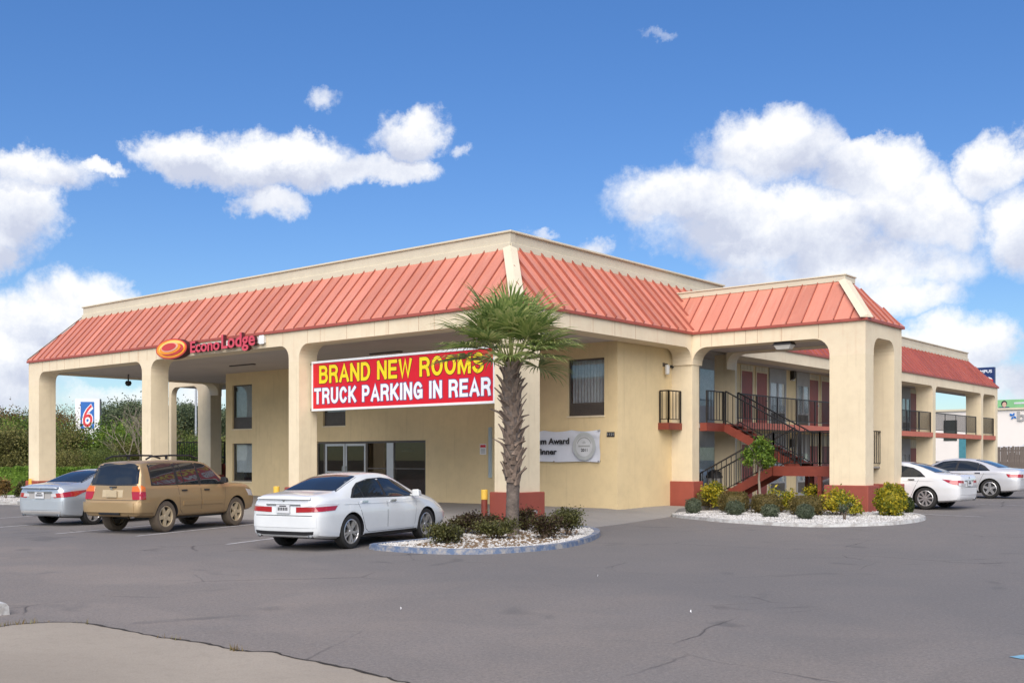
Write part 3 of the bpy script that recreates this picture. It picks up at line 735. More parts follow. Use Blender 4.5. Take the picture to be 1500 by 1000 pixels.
# parapets
zt = ZE + RZ
px0, px1, py0 = LX - .05 + T, FX + .07 - T, FY - .07 + T
b = MB(); b.box(px0, px1 + .0, py0 + .03, py0 + .25, zt - .3, zt + .44); b.box(px1 - .25, px1 - .03, py0 + .253, 35.3, zt - .3, zt + .44); b.box(px0 + .03, px0 + .25, py0 + .253, 33, zt - .3, zt + .44)
zw2 = ZE + zw; wx = FX + .07 - tw
b.box(wx - .25, wx - .03, 35.303, 64.9 - tw, zw2 - .2, zw2 + .42)
b.build('parapet', M['parapet'], motel)
b = MB(); b.box(px0 - .05, px1 + .05, py0 - .02, py0 + .30, zt + .44, zt + .50); b.box(px1 - .30, px1 + .05, py0 + .303, 35.32, zt + .44, zt + .50); b.box(wx - .3, wx + .02, 35.323, 64.95 - tw, zw2 + .42, zw2 + .48)
b.box(px0 - .05, px0 + .3, py0 + .303, 33, zt + .44, zt + .50)
b.box(px0, px1 + .02, py0 - .04, py0 + .027, zt - .05, zt + .14); b.box(px1 - .027, px1 + .04, py0 + .03, 35.31, zt - .05, zt + .14); b.box(wx - .027, wx + .03, 35.315, 64.9 - tw, zw2 - .05, zw2 + .12)
b.box(FX - 1.5, PX + .08 - tp + .05, PY0 + tp - .11, PY1 - tp + .11, ZE + zp - .02, ZE + zp + .15)
b.box(FX - 1.5, PX + .08 - tp + .08, PY0 + tp - .14, PY1 - tp + .14, ZE + zp + .153, ZE + zp + .20)
b.build('parapet_cap', M['trim'], motel, bevel=.012)
b = MB(); b.box(px0 + .2, px1 - .2, py0 + .2, 33.2, 7.1, 7.15); b.box(-38.2, wx - .2, 33.2, 63.4, 6.85, 6.9); b.build('unseen_roof_deck', M['soffit'], motel)  # unseen deck behind the parapets, closes the top to block light

# walls ------------------------------------------------------------
def wall(name, f, s0, s1, z0, z1, holes, mat='wallstucco', reveal=.12, parent=None):
    # flat wall with real openings; f(s, depth, z), depth runs into the building
    ss = sorted({s0, s1, *[h[0] for h in holes], *[h[1] for h in holes]}); zs = sorted({z0, z1, *[h[2] for h in holes], *[h[3] for h in holes]})
    b = MB()
    for i in range(len(ss)-1):
        for j in range(len(zs)-1):
            cs, cz = (ss[i]+ss[i+1])/2, (zs[j]+zs[j+1])/2
            if any(h[0] < cs < h[1] and h[2] < cz < h[3] for h in holes): continue
            b.add([f(ss[i], 0, zs[j]), f(ss[i+1], 0, zs[j]), f(ss[i+1], 0, zs[j+1]), f(ss[i], 0, zs[j+1])], [(0, 1, 2, 3)])
    for a, c, p, q in holes:
        for (u0, w0), (u1, w1) in (((a, p), (c, p)), ((c, p), (c, q)), ((c, q), (a, q)), ((a, q), (a, p))):
            b.add([f(u0, 0, w0), f(u1, 0, w1), f(u1, reveal, w1), f(u0, reveal, w0)], [(0, 1, 2, 3)])
    return b.build(name, M[mat], parent or motel)
LOB = (-32.64, -26.66, 0, 2.20)
WIN = [(-38.19, -36.82, 2.80, 4.66), (-38.19, -36.82, .58, 2.18), (-32.27, -30.95, 2.81, 4.66), (-20.31, -18.90, 2.89, 4.69)]
ffront = lambda s, d, z: (s, WY + d, z)
wall('front_wall', ffront, WLX, WX, -.3, 5.2, [LOB] + WIN)
wall('side_wall', lambda s, d, z: (WX - d, s, z), WY, 31.2, -.3, 5.2, [])
wall('side_wall', lambda s, d, z: (WX - s, 31.2 + d, z), 0, .8, -.3, 5.2, [])
wall('side_wall', lambda s, d, z: (WLX + d, s, z), WY, 64, -.3, 5.2, [])
wall('wing_wall', lambda s, d, z: (GXW - d, s, z), 31.2, 58.6, -.2, 5.2, [])
wall('wing_wall', lambda s, d, z: (GXW - s, 58.6 + d, z), 0, 8, -.2, 5.2, [])
b = MB(); b.box(WLX + .5, GXW - .3, WY + 4.2, WY + 4.3, 0, 7); b.box(WLX + .3, WX - .3, WY + .3, WY + 4.2, 2.45, 2.6)
b.box(-33.4, -33.3, WY + .2, WY + 4.2, -.1, 2.5); b.box(-26.2, -26.1, WY + .2, WY + 4.2, -.1, 2.5)
b.build('interior_wall', M['interior'], motel)
b = MB(); b.box(-33.3, -26.2, WY + .05, WY + 4.2, -.12, -.01); b.build('interior_floor', M['brown'], motel)
def win_front(x0, x1, z0, z1, ac=0.0, curtain=1.0, blind=True):
    y = WY + .10
    b = MB(); fw = .05
    for q in ((x0, x0+fw, z0, z1), (x1-fw, x1, z0, z1), (x0+fw, x1-fw, z1-fw, z1), (x0+fw, x1-fw, z0, z0+fw)): b.box(q[0], q[1], y-.02, y+.05, q[2], q[3])
    w = b.build('window', M['darkmetal'], motel)
    za = z0 + fw + ac
    b = MB(); b.box(x0+fw, x1-fw, y, y+.008, za, z1-fw); b.build('pane', M['glass'], w)
    if blind:
        b = MB(); zc = za + (z1-fw-za)*(1-curtain); n = 22
        for i in range(n):
            a, c = x0+fw + (x1-x0-2*fw)*i/n, x0+fw + (x1-x0-2*fw)*(i+1)/n; o = .03*(i % 2)
            b.add([(a, y+.10+o, zc), (c, y+.13-o, zc), (c, y+.13-o, z1), (a, y+.10+o, z1)], [(0, 1, 2, 3)])
        b.build('curtain', M['curtain'], w)
    b = MB(); b.box(x0, x1, y+.5, y+.52, z0, z1); b.build('room_backing', M['dark'], w)
    if ac:
        b = MB(); b.box(x0+fw, x1-fw, y-.01, y+.03, z0+fw, za-.01)
        for i in range(7): zz = z0+fw+.03 + (ac-.06)*i/7; b.box(x0+fw+.03, x1-fw-.03, y-.025, y-.008, zz, zz+.022)
        b.build('air_conditioner_grille', M['darkmetal'], w)
    b = MB(); b.box(x0-.03, x1+.03, WY-.025, WY+.08, z0-.05, z0); b.build('sill', M['stucco'], w)
    return w
win_front(*WIN[0], ac=.45); w = win_front(*WIN[1], curtain=.78); win_front(*WIN[2], ac=.5); win_front(*WIN[3], ac=.38)
# lobby front
y = WY + .06
b = MB()
for x0, x1 in ((-32.64, -32.58), (-32.26, -32.15), (-29.84, -29.74), (-26.72, -26.66)): b.box(x0, x1, y-.03, y+.06, 0, 2.12)
b.box(-32.58, -26.66, y-.03, y+.06, 2.12, 2.20); b.box(-28.33, -26.72, y-.02, y+.04, 1.15, 1.20); b.box(-29.74, -28.68, y-.02, y+.04, 1.15, 1.20)
lob = b.build('lobby_frame', M['darkmetal'], motel)
b = MB(); b.box(-28.68, -28.33, y-.05, y+.10, 0, 2.12); b.build('post', M['alu'], lob)
for x0, x1 in ((-32.15, -31.02), (-30.98, -29.84)):
    b = MB(); t = .085
    for q in ((x0, x0+t, .02, 2.11), (x1-t, x1, .02, 2.11), (x0+t, x1-t, 2.11-t, 2.11), (x0+t, x1-t, .02, .22), (x0+t, x1-t, 1.0, 1.05)): b.box(q[0], q[1], y-.04, y+.01, q[2], q[3])
    d = b.build('door', M['alu'], motel)
    b = MB(); b.box(x0+t, x1-t, y-.02, y-.012, .22, 2.11-t); b.build('pane', M['glassdark'], d)
    hx = x1 - .07 if x0 < -31.5 else x0 + .07
    b = MB(); b.bar((hx, y-.09, .9), (hx, y-.09, 1.25), .03); b.bar((hx, y-.09, .92), (hx, y-.03, .92), .02); b.bar((hx, y-.09, 1.23), (hx, y-.03, 1.23), .02); b.build('handle', M['chrome'], d)
for x0, x1 in ((-32.58, -32.26), (-29.74, -28.68), (-28.33, -26.72)):
    b = MB(); b.box(x0, x1, y, y+.008, .04, 2.12); b.build('pane', M['glassdark'], lob)
b = MB(); b.box(-30.2, -27.0, WY + 2.0, WY + 2.5, 0, 1.12); b.box(-29.6, -26.75, WY+.35, WY+.42, .02, .95); counter = b.build('lobby_counter', M['brown'], motel)
b = MB(); b.box(-29.9, -27.2, WY + 1.95, WY + 2.55, 1.12, 1.16); b.build('counter_top', M['interior'], counter)
b = MB()
for x in (-29.2, -27.6): b.lathe([(0, 1.95), (.22, 1.86), (.24, 1.80), (.0, 1.82)], 14, axis='z'); 
for i, v in enumerate(b.v): b.v[i] = (v[0] + (-29.2 if i < len(b.v)//2 else -27.6), v[1] + WY + 1.6, v[2])
b.build('pendant_lamp', M['lens'], motel)
# corner board of the passage, downspout
b = MB(); b.box(-23.62, -23.50, WY-.07, WY-.003, .9, 2.6); b.build('cable_duct', mat_plain('grey blue duct', (.42, .50, .52), .5), motel)

# wing rooms: doors in pairs, glazed fronts between
def room_front(yc, z0, h):
    top = z0 + 2.08
    for yd in (yc - .62, yc + .62):
        b = MB(); b.box(GXW - .0, GXW + .035, yd-.50, yd-.44, z0, top+.05); b.box(GXW, GXW + .035, yd+.44, yd+.50, z0, top+.05); b.box(GXW, GXW+.035, yd-.44, yd+.44, top, top+.05)
        fr = b.build('door_frame', M['stucco'], motel)
        b = MB(); b.box(GXW + .001, GXW + .02, yd-.44, yd+.44, z0+.01, top-.003); d = b.build('door', M['reddoor'], fr)
        b = MB(); b.cyl((GXW+.02, yd+.36, z0+1.0), (GXW+.075, yd+.36, z0+1.0), .03, n=8); b.build('handle', M['chrome'], fr)
        b = MB(); b.box(GXW, GXW+.03, yd-.5, yd+.5, top+.06, z0+h-.02)
        for k in (-.25, 0, .25): b.box(GXW+.03, GXW+.045, yd+k-.012, yd+k+.012, top+.06, z0+h-.02)
        b.build('transom_panel', M['trim'], motel)
    for ya, yb in ((yc + 1.25, yc + 2.75), (yc + 3.75, yc + 5.0)):
        if yb > 58.4: continue
        b = MB(); fw = .10
        ym = (ya+yb)/2
        for q in ((ya, ya+fw, z0, z0+h), (yb-fw, yb, z0, z0+h), (ym-.06, ym+.06, z0+.62, z0+1.75), (ya+fw, yb-fw, z0+1.75, z0+h), (ya+fw, yb-fw, z0, z0+.12), (ya+fw, yb-fw, z0+.55, z0+.62)): b.box(GXW, GXW+.05, q[0], q[1], q[2], q[3])
        w = b.build('window', M['greypanel'], motel)
        for a, c in ((ya+fw, ym-.06), (ym+.06, yb-fw)):
            b = MB(); b.box(GXW+.025, GXW+.032, a, c, z0+.62, z0+1.75); b.build('pane', M['glass'], w)
        b = MB(); b.box(GXW+.004, GXW+.010, ya+fw, yb-fw, z0+.62, z0+1.75); b.build('curtain', M['curtain'], w)
        b = MB(); b.box(GXW+.004, GXW+.02, ya+fw, yb-fw, z0+.12, z0+.55)
        for k in range(8): b.box(GXW+.02, GXW+.03, ya+fw+.05, yb-fw-.05, z0+.15+k*.048, z0+.165+k*.048)
        b.build('air_conditioner_grille', M['darkmetal'], w)
for yc in (31.7, 37.75, 43.85, 49.95, 56.05):
    for z0, h in ((0.0, 2.55), (2.82, 2.33)):
        if yc < 32:      # only the glazed bay next to the corner
            b = MB()
            ya, yb = 32.1, 34.7
            for q in ((ya, ya+.1, z0, z0+h), (yb-.1, yb, z0, z0+h), (33.35, 33.47, z0+.62, z0+1.95), (ya+.1, yb-.1, z0+1.95, z0+h), (ya+.1, yb-.1, z0, z0+.62)): b.box(GXW, GXW+.05, q[0], q[1], q[2], q[3])
            w = b.build('window', M['greypanel'], motel)
            for a, c in ((ya+.1, 33.35), (33.47, yb-.1)): b = MB(); b.box(GXW+.025, GXW+.032, a, c, z0+.62, z0+1.95); b.build('pane', M['glass'], w)
            b = MB(); b.box(GXW+.004, GXW+.010, ya+.1, yb-.1, z0+.62, z0+1.95); b.build('curtain', M['curtain'], w)
        else: room_front(yc, z0, h)
# gallery
b = MB(); b.box(GXW, FX - .05, 33.37, 64.3, 2.66, 2.82); slab = b.build('gallery_floor', M['apron'], motel)
b = MB()
for i in range(4): b.box(FX - .05, FX + .02, WC[i][1] + .003, WC[i+1][0] - .003, 2.60, 2.83)
b.build('gallery_edge', mat_plain('salmon gallery edge', (.52, .15, .095), .6), slab)
def gallery_rail(y0, y1):
    b = MB(); x = FX - .10
    b.box(x-.02, x+.02, y0, y1, 3.80, 3.84); b.box(x-.015, x+.015, y0, y1, 2.95, 2.98)
    n = int((y1-y0)/1.6)
    for i in range(n+1): yy = y0 + .02 + (y1-y0-.04)*i/n; b.box(x-.022, x+.022, yy-.022, yy+.022, 2.82, 3.80)
    r = b.build('railing', M['blackmetal'], motel)
    b = MB(); n = int((y1-y0)/.115)
    for i in range(n): yy = y0 + (y1-y0)*(i+.5)/n; b.box(x-.009, x+.009, yy-.009, yy+.009, 2.98, 3.80)
    b.build('baluster', M['blackmetal'], r)['kind'] = 'stuff'
for i in range(4): gallery_rail(WC[i][1] + .01, WC[i+1][0] - .01 if i != 2 else WC[i+1][0] - .6)

# ------------------------------------------------------------------ outside stair
stair = thing('staircase', 'red steel outside staircase with black railings and half landing', 'staircase', (0, 0, 0))
ZT, ZL = 2.72, 1.30
XL0, XU0, XL1 = -15.08, -14.62, -12.3            # lower flight top, upper flight foot, landing end
YA, YB, YC_, YD = 30.98, 31.86, 31.96, 32.84
def flight(x0, z0, x1, z1, ya, yb, n):
    for yy in (ya, yb):
        b = MB(); d = Vector((x1-x0, 0, z1-z0)); hh = .27
        b.hexa([(x0, yy-.02, z0-hh), (x0, yy+.02, z0-hh), (x0, yy+.02, z0+.03), (x0, yy-.02, z0+.03)], [(x1, yy-.02, z1-hh), (x1, yy+.02, z1-hh), (x1, yy+.02, z1+.03), (x1, yy-.02, z1+.03)])
        b.build('stringer', M['redsteel'], stair)
    tm = None
    for i in range(n):
        t = (i+.5)/n; x = x0 + (x1-x0)*t; z = z0 + (z1-z0)*(i+1)/n - .06
        if tm is None:
            b = MB(); w = abs(x1-x0)/n/2 + .02; b.box(-w, w, ya+.022, yb-.022, -.025, .02); s = w if x1 > x0 else -w
            tm = b.build('tread', M['redsteel'], stair); o = tm
        else: o = dup(tm, stair)
        o.location = (x, 0, z)
flight(-17.75, -.05, XL0, ZL, YA, YB, 8)
flight(XU0, ZL, -17.35, ZT, YC_, YD, 8)
b = MB(); b.box(XL0 - .0, XL1, YA - .02, YD + .02, ZL - .05, ZL); b.build('landing', M['apron'], stair)
b = MB(); b.box(XL0, XL1, YA - .045, YA - .02, ZL - .30, ZL + .01); b.box(XL0, XL1, YD + .02, YD + .045, ZL - .30, ZL + .01); b.box(XL0 - .03, XL0 - .003, YA - .02, YD + .02, ZL - .28, ZL - .052)
b.build('landing_beam', M['redsteel'], stair)
for x, yy in ((-13.55, YA + .02), (-14.75, YD - .1), (-12.6, YD - .1), (-14.2, YB)):
    b = MB(); b.box(x-.06, x+.06, yy-.05, yy+.05, -.14, ZL - .05); b.build('support_post', M['redsteel'], stair)
# top walkway along the wall
b = MB(); b.box(WX + .003, -18.02, 29.50, 30.30, ZT - .17, ZT - .03); b.box(WX + .003, -17.36, 30.77, 33.05, ZT - .17, ZT - .03); b.box(WX+.003, -18.45, 30.30, 30.77, ZT-.17, ZT-.03); b.build('top_landing', M['apron'], stair)
b = MB(); b.box(WX + .003, -18.02, 29.475, 29.50, ZT - .24, ZT - .02); b.box(-18.02, -17.995, 29.475, 30.30, ZT - .24, ZT - .02); b.box(-17.36, -17.335, 30.77, 33.05, ZT - .27, ZT); b.box(FX + .03, -17.34, 30.765, 30.79, ZT-.27, ZT); b.build('landing_beam', M['redsteel'], stair)
bal = {}
def rail(p, q, hb=.10, ht=1.08, sp=.17, post=True):
    p, q = Vector(p), Vector(q); b = MB(); up = Vector((0, 0, 1))
    b.bar(p + up*ht, q + up*ht, .045, .04); b.bar(p + up*hb, q + up*hb, .03, .025)
    if post:
        for e in (p, q): b.box(e.x-.022, e.x+.022, e.y-.022, e.y+.022, e.z - .05, e.z + ht)
    r = b.build('railing', M['blackmetal'], stair)
    n = max(1, int(((q-p).to_2d().length)/sp)); key = round(ht-hb, 3)
    for i in range(n):
        e = p.lerp(q, (i+.5)/n)
        if key not in bal:
            b = MB(); b.box(-.010, .010, -.010, .010, 0, ht-hb); bal[key] = b.mesh('baluster', M['blackmetal'])
        o = bpy.data.objects.new('baluster', bal[key]); o.location = e + up*hb; lk(o, r)
rail((-17.70, YA, -.02), (XL0, YA, ZL)); rail((-17.70, YB, -.02), (XL0 + .3, YB, ZL + .15))
rail((XU0, YC_, ZL), (-17.30, YC_, ZT)); rail((XU0, YD, ZL), (-17.30, YD, ZT))
rail((XL0, YA, ZL), (-13.55, YA, ZL), sp=.15); rail((-13.55, YA, ZL), (XL1, YA, ZL), sp=.15); rail((XU0, YD, ZL), (XL1, YD, ZL), sp=.15); rail((XL1, YA, ZL), (XL1, YD, ZL), sp=.15)
rail((WX + .05, 29.52, ZT), (-18.04, 29.52, ZT), ht=1.02, sp=.13); rail((-18.04, 29.52, ZT), (-18.04, 30.28, ZT), ht=1.02)
rail((-17.36, 30.8, ZT), (-17.36, YC_ - .02, ZT), ht=1.05)

# left stair landing
st2 = thing('stair_landing', 'far stair landing with black railing glimpsed past the left columns', 'staircase', (0, 0, 0))
b = MB(); b.box(-48.9, -44.5, 31.2, 32.8, 1.22, 1.30); b.build('landing', M['apron'], st2)
b = MB(); b.box(-48.9, -44.5, 31.16, 31.197, 1.0, 1.31); b.box(-48.7, -48.55, 31.3, 31.45, -.2, 1.22); b.box(-44.9, -44.75, 31.3, 31.45, -.2, 1.22); b.build('landing_beam', M['redsteel'], st2)
for i in range(6):
    b = MB(); x = -44.5 + .30*i; b.box(x, x + .32, 31.2, 32.1, 1.08 - .2*i, 1.12 - .2*i); b.build('tread', M['redsteel'], st2)
b = MB(); b.box(-48.9, -44.5, 31.16, 31.2, 2.34, 2.40); b.box(-48.9, -44.5, 31.165, 31.195, 1.38, 1.41); b.bar((-46.6, 31.18, 2.36), (-43.0, 31.18, .95), .05)
for x in (-48.9, -46.65, -44.55): b.box(x, x+.06, 31.15, 31.21, 1.3, 2.34)
r = b.build('railing', M['blackmetal'], st2)
for i in range(28):
    o = None
    if i == 0: b = MB(); b.box(-.012, .012, -.012, .012, 0, .93); bm_ = b.mesh('baluster', M['blackmetal'])
    o = bpy.data.objects.new('baluster', bm_); o.location = (-48.75 + i*.155, 31.18, 1.41); lk(o, r)

# ------------------------------------------------------------------ lamps, boxes, plates on the walls
def soffit_lamp(x, y, label):
    t = thing('soffit_lamp', label, 'lamp', (x, y, 5.17)); 
    b = MB(); b.hexa([(-.30, -.20, -.13), (.30, -.20, -.13), (.30, .20, -.13), (-.30, .20, -.13)], [(-.24, -.15, 0), (.24, -.15, 0), (.24, .15, 0), (-.24, .15, 0)]); b.build('housing', M['blackmetal'], t)
    b = MB(); b.hexa([(-.20, -.12, -.26), (.20, -.12, -.26), (.20, .12, -.26), (-.20, .12, -.26)], [(-.28, -.18, -.13), (.28, -.18, -.13), (.28, .18, -.13), (-.28, .18, -.13)]); b.build('lens', M['lens'], t); return t
d = dir_of(1149, 505); k = (5.05 - EYE)/d[2]
soffit_lamp(d[0]*k, d[1]*k, 'black shoebox lamp under the porch soffit above the stair')
for (px, py, lb_) in ((355, 535, 'flat dark canopy lamp on the soffit behind the lodge sign'), (565, 517, 'flat dark canopy lamp on the soffit above the red banner')):
    d = dir_of(px, py); k = (5.14 - EYE)/d[2]; t = thing('canopy_lamp', lb_, 'lamp', (d[0]*k, d[1]*k, 5.17))
    b = MB(); b.box(-.75, .75, -.07, .07, -.05, 0); b.build('housing', M['darkmetal'], t); b = MB(); b.box(-.70, .70, -.05, .05, -.058, -.051); b.build('lens', M['soffit'], t)
d = dir_of(188, 556); k = 24.5/d[1]
t = thing('hanging_camera', 'small dark dome camera hanging from the canopy edge', 'camera', (d[0]*k, d[1]*k, 5.17)); b = MB(); b.cyl((0, 0, -.30), (0, 0, 0), .03); b.build('stem', M['darkmetal'], t)
b = MB(); b.lathe([(0, -.52), (.10, -.48), (.14, -.38), (.10, -.29), (0, -.28)], 12, axis='z'); b.build('dome', M['plastic'], t, smooth=60)
t = thing('porch_lamp', 'round dark lamp beside the far left column head', 'lamp', (-41.3, 29.5, 5.17)); b = MB(); b.lathe([(.09, 0), (.10, -.12), (.19, -.16), (.20, -.30), (0, -.36)], 14, axis='z'); b.build('shade', M['blackmetal'], t, smooth=50); b = MB(); b.lathe([(.05, -.34), (.05, -.40), (0, -.41)], 10, axis='z'); b.build('bulb', M['lens'], t)
d = dir_of(974, 540); k = -18.35/d[0]; p = Vector((WX, d[1]*k, EYE + d[2]*k))
t = thing('jar_lamp', 'white jar wall lamp on the side wall above the landing', 'lamp', p); b = MB(); b.cyl((.0, 0, .14), (.14, 0, .14), .035); b.box(0, .02, -.06, .06, .08, .2); b.build('bracket', M['darkmetal'], t); b = MB(); b.lathe([(0, -.2), (.075, -.18), (.085, .05), (.07, .12), (0, .13)], 12, axis='z'); 
b.v = [(v[0] + .14, v[1], v[2]) for v in b.v]; b.build('globe', M['lens'], t, smooth=50)
d = dir_of(984, 537); k = -18.35/d[0]; t = thing('wall_camera', 'small black camera on the side wall beside the jar lamp', 'camera', (WX, d[1]*k, EYE + d[2]*k)); b = MB(); b.cyl((.03, 0, 0), (.11, -.03, -.02), .04, n=10); b.build('body', M['plastic'], t); b = MB(); b.box(0, .06, -.03, .03, -.03, .05); b.build('mount', M['plastic'], t)
for (px, py, lb_) in ((1159, 550, 'black wall lamp between upper room windows on the gallery'), (1158, 649, 'black wall lamp between lower room windows behind the landing')):
    d = dir_of(px, py); k = GXW/d[0]; t = thing('wall_lamp', lb_, 'lamp', (GXW, d[1]*k, EYE + d[2]*k)); b = MB(); b.hexa([(0, -.10, -.2), (.16, -.10, -.1), (.16, .10, -.1), (0, .10, -.2)], [(0, -.10, .18), (.18, -.10, .18), (.18, .10, .18), (0, .10, .18)]); b.build('hood', M['blackmetal'], t); b = MB(); b.box(.01, .13, -.08, .08, -.22, -.17); b.build('lens', M['lens'], t)
t = thing('house_number', 'dark plate with street number on the wall corner', 'sign', (-18.79, WY, 2.215)); b = MB(); b.box(0, .28, -.02, 0, 0, .15); b.build('plate', M['blackmetal'], t); put_text('lettering', '1121', .03, -.021, .035, .22, .085, M['greyink'], t, .004, .01)
t = thing('notice_plate', 'small white notice with red heading on the front wall', 'sign', (-24.05, WY, 1.68)); b = MB(); b.box(0, .28, -.015, 0, 0, .36); b.build('plate', M['white'], t); b = MB(); b.box(.02, .26, -.018, -.015, .24, .33); b.build('heading', M['signred'], t); b = MB()
for i in range(4): b.box(.05, .23, -.018, -.015, .05 + .045*i, .07 + .045*i)
b.build('print', M['greyink'], t)
def bollard(px, py, ztop, label, off=0.0):
    g = GP(px, py); t = thing('bollard', label, 'bollard', (g.x, g.y, g.z - .02)); h = ztop
    b = MB(); b.cyl((0, 0, 0), (0, 0, h*.72), .085, n=14); b.build('post', M['redsteel'], t, smooth=50); b = MB(); b.cyl((0, 0, h*.722), (0, 0, h), .092, n=14); b.build('cap', M['yellow'], t, smooth=50, bevel=.01); return t
bollard(709.5, 768, .95, 'red bollard with yellow top beside the corner column base')
bollard(405, 758, .95, 'yellow topped bollard behind the boot of the white sedan')
t = thing('reflector', 'yellow reflector fixed to the leftmost column base', 'reflector', (LX + .25, FY - .10, .44)); b = MB(); b.box(0, .22, -.03, -.003, 0, .26); b.build('plate', M['yellow'], t); b = MB(); b.box(.09, .13, -.04, -.031, .02, .05); b.build('screw', M['steel'], t)
t = thing('hose_tap', 'small water tap on the corner column base', 'tap', (FX + .10, 21.9, .16)); b = MB(); b.cyl((0, 0, 0), (.12, 0, 0), .025); b.cyl((.10, 0, 0), (.12, 0, -.07), .02); b.build('spout', M['steel'], t); b = MB(); b.box(.03, .09, -.05, .05, .05, .065); b.cyl((.06, 0, 0), (.06, 0, .05), .012); b.build('handle', M['redsteel'], t)

# ------------------------------------------------------------------ signs
t = thing('hanging_sign', 'big red board with yellow and white slogan hung between the columns', 'sign', (-26.36, 21.78, 3.11)); SW, SH = 7.55, 1.43
b = MB(); b.box(0, SW, 0, .10, 0, SH); b.build('panel', M['signred'], t)
b = MB()
for q in ((-.06, SW+.06, -.07, 0), (-.06, SW+.06, SH, SH+.07), (-.06, 0, 0, SH), (SW, SW+.06, 0, SH)): b.box(q[0], q[1], -.025, .12, q[2], q[3])
b.build('frame', M['white'], t, bevel=.008)
b = MB()
for z in (-.02, SH): b.bar((-.55, .05, z), (-.06, .05, z), .05); b.bar((SW+.06, .05, z), (SW+.55, .05, z), .05)
b.build('bracket', M['darkmetal'], t)
def arc_(cx, cy, rx, ry, a0, a1, n=8): return [(cx + rx*math.cos(R_(a0 + (a1-a0)*k/n)), cy + ry*math.sin(R_(a0 + (a1-a0)*k/n))) for k in range(n+1)]
V_ = [(0, 0), (0, 1)]
GLYPH = {'B': (1, [V_, [(0, 1)] + arc_(.55, .765, .38, .235, 90, -90) + [(0, .53)], [(.5, .53)] + arc_(.58, .265, .42, .265, 90, -90) + [(0, 0)]]),
 'R': (1.02, [V_, [(0, 1)] + arc_(.58, .74, .40, .26, 90, -90) + [(0, .48)], [(.55, .48), (.80, .40), (.92, .22), (.98, 0)]]), 'A': (1.08, [[(-.02, 0), (.5, 1), (1.02, 0)], [(.2, .30), (.8, .30)]]),
 'N': (1, [V_, [(0, 1), (1, 0)], [(1, 0), (1, 1)]]), 'D': (1, [V_, [(0, 1)] + arc_(.45, .5, .55, .5, 90, -90, 12) + [(0, 0)]]), 'E': (.88, [V_, [(0, 1), (1, 1)], [(0, .52), (.9, .52)], [(0, 0), (1, 0)]]),
 'W': (1.45, [[(0, 1), (.24, 0), (.5, .98), (.76, 0), (1, 1)]]), 'O': (1.1, [arc_(.5, .5, .5, .5, 90, 450, 24)]), 'M': (1.28, [V_, [(0, 1), (.5, 0), (1, 1)], [(1, 0), (1, 1)]]),
 'S': (.98, [[(.95, .74)] + arc_(.5, .76, .44, .24, 20, 180, 8) + arc_(.5, .76, .44, .24, 180, 262, 4) + arc_(.5, .25, .50, .26, 82, -90, 8) + arc_(.5, .25, .50, .25, -90, -165, 6)]), 'T': (.92, [[(.5, 0), (.5, 1)], [(0, 1), (1, 1)]]),
 'U': (1, [[(0, 1)] + arc_(.5, .34, .5, .34, 180, 360, 12) + [(1, 1)]]), 'C': (1.02, [arc_(.5, .5, .5, .5, 38, 322, 18)]), 'K': (1.02, [V_, [(0, .36), (.95, 1)], [(.32, .56), (1, 0)]]), 'P': (.96, [V_, [(0, 1)] + arc_(.56, .72, .42, .28, 90, -90) + [(0, .44)]]),
 'I': (.0, [V_]), 'G': (1.06, [arc_(.5, .5, .5, .5, 40, 340, 20), [(.58, .44), (1, .44)], [(1, .46), (1, .06)]]), ' ': (.42, [])}
def capitals(name, txt, x0, z0, W, Hc, st, grow, y, mat, parent):
    ws = [(GLYPH[c][0]*Hc*.50 if c != ' ' else Hc*.30) + (st if c != ' ' else 0) for c in txt]; gap = Hc*.115; k = (W - gap*(len(txt)-1))/sum(ws); b = MB(); x = x0; lay = 0
    for c, w in zip(txt, ws):
        w *= k; gw = max(w - st, 0)
        for pl in GLYPH[c][1]:
            P = [Vector((x + st/2 + p[0]*gw, z0 + st/2 + p[1]*(Hc - st))) for p in pl]; h = st/2 + grow; n = len(P); closed = (P[0]-P[-1]).length < 1e-5; Ls = []; Rs = []
            for i in range(n):
                a = (P[i]-P[i-1]).normalized() if i else ((P[0]-P[-2]).normalized() if closed else None); d = (P[i+1]-P[i]).normalized() if i < n-1 else ((P[1]-P[0]).normalized() if closed else None)
                q = P[i].copy()
                if a is None: a = d; q = q - d*h
                if d is None: d = a; q = q + a*h
                na, nd = Vector((-a.y, a.x)), Vector((-d.y, d.x)); m = (na + nd); m = m.normalized()*min(h/max(.3, m.normalized().dot(na)), h*1.7) if m.length > .05 else na*h
                Ls.append(q + m); Rs.append(q - m)
            yy_ = y - .0004*(lay % 5); lay += 1
            for i in range(n-1): b.add([(Ls[i].x, yy_, Ls[i].y), (Rs[i].x, yy_, Rs[i].y), (Rs[i+1].x, yy_, Rs[i+1].y), (Ls[i+1].x, yy_, Ls[i+1].y)], [(0, 1, 2, 3)])
        x += w + gap
    o = b.build(name, M[mat], parent); o['kind'] = 'stuff'; return o
for s_, x, z, w, h, m, mo, st in (('BRAND NEW ROOMS', .30, .79, 6.90, .56, 'signyellow', 'signink', .105), ('TRUCK PARKING IN REAR', .06, .15, 7.40, .50, 'letwhite', 'signnavy', .098)):
    capitals('letter_outline', s_, x, z, w, h, st, .020, -.003, mo, t); capitals('lettering', s_, x, z, w, h, st, 0, -.008, m, t)

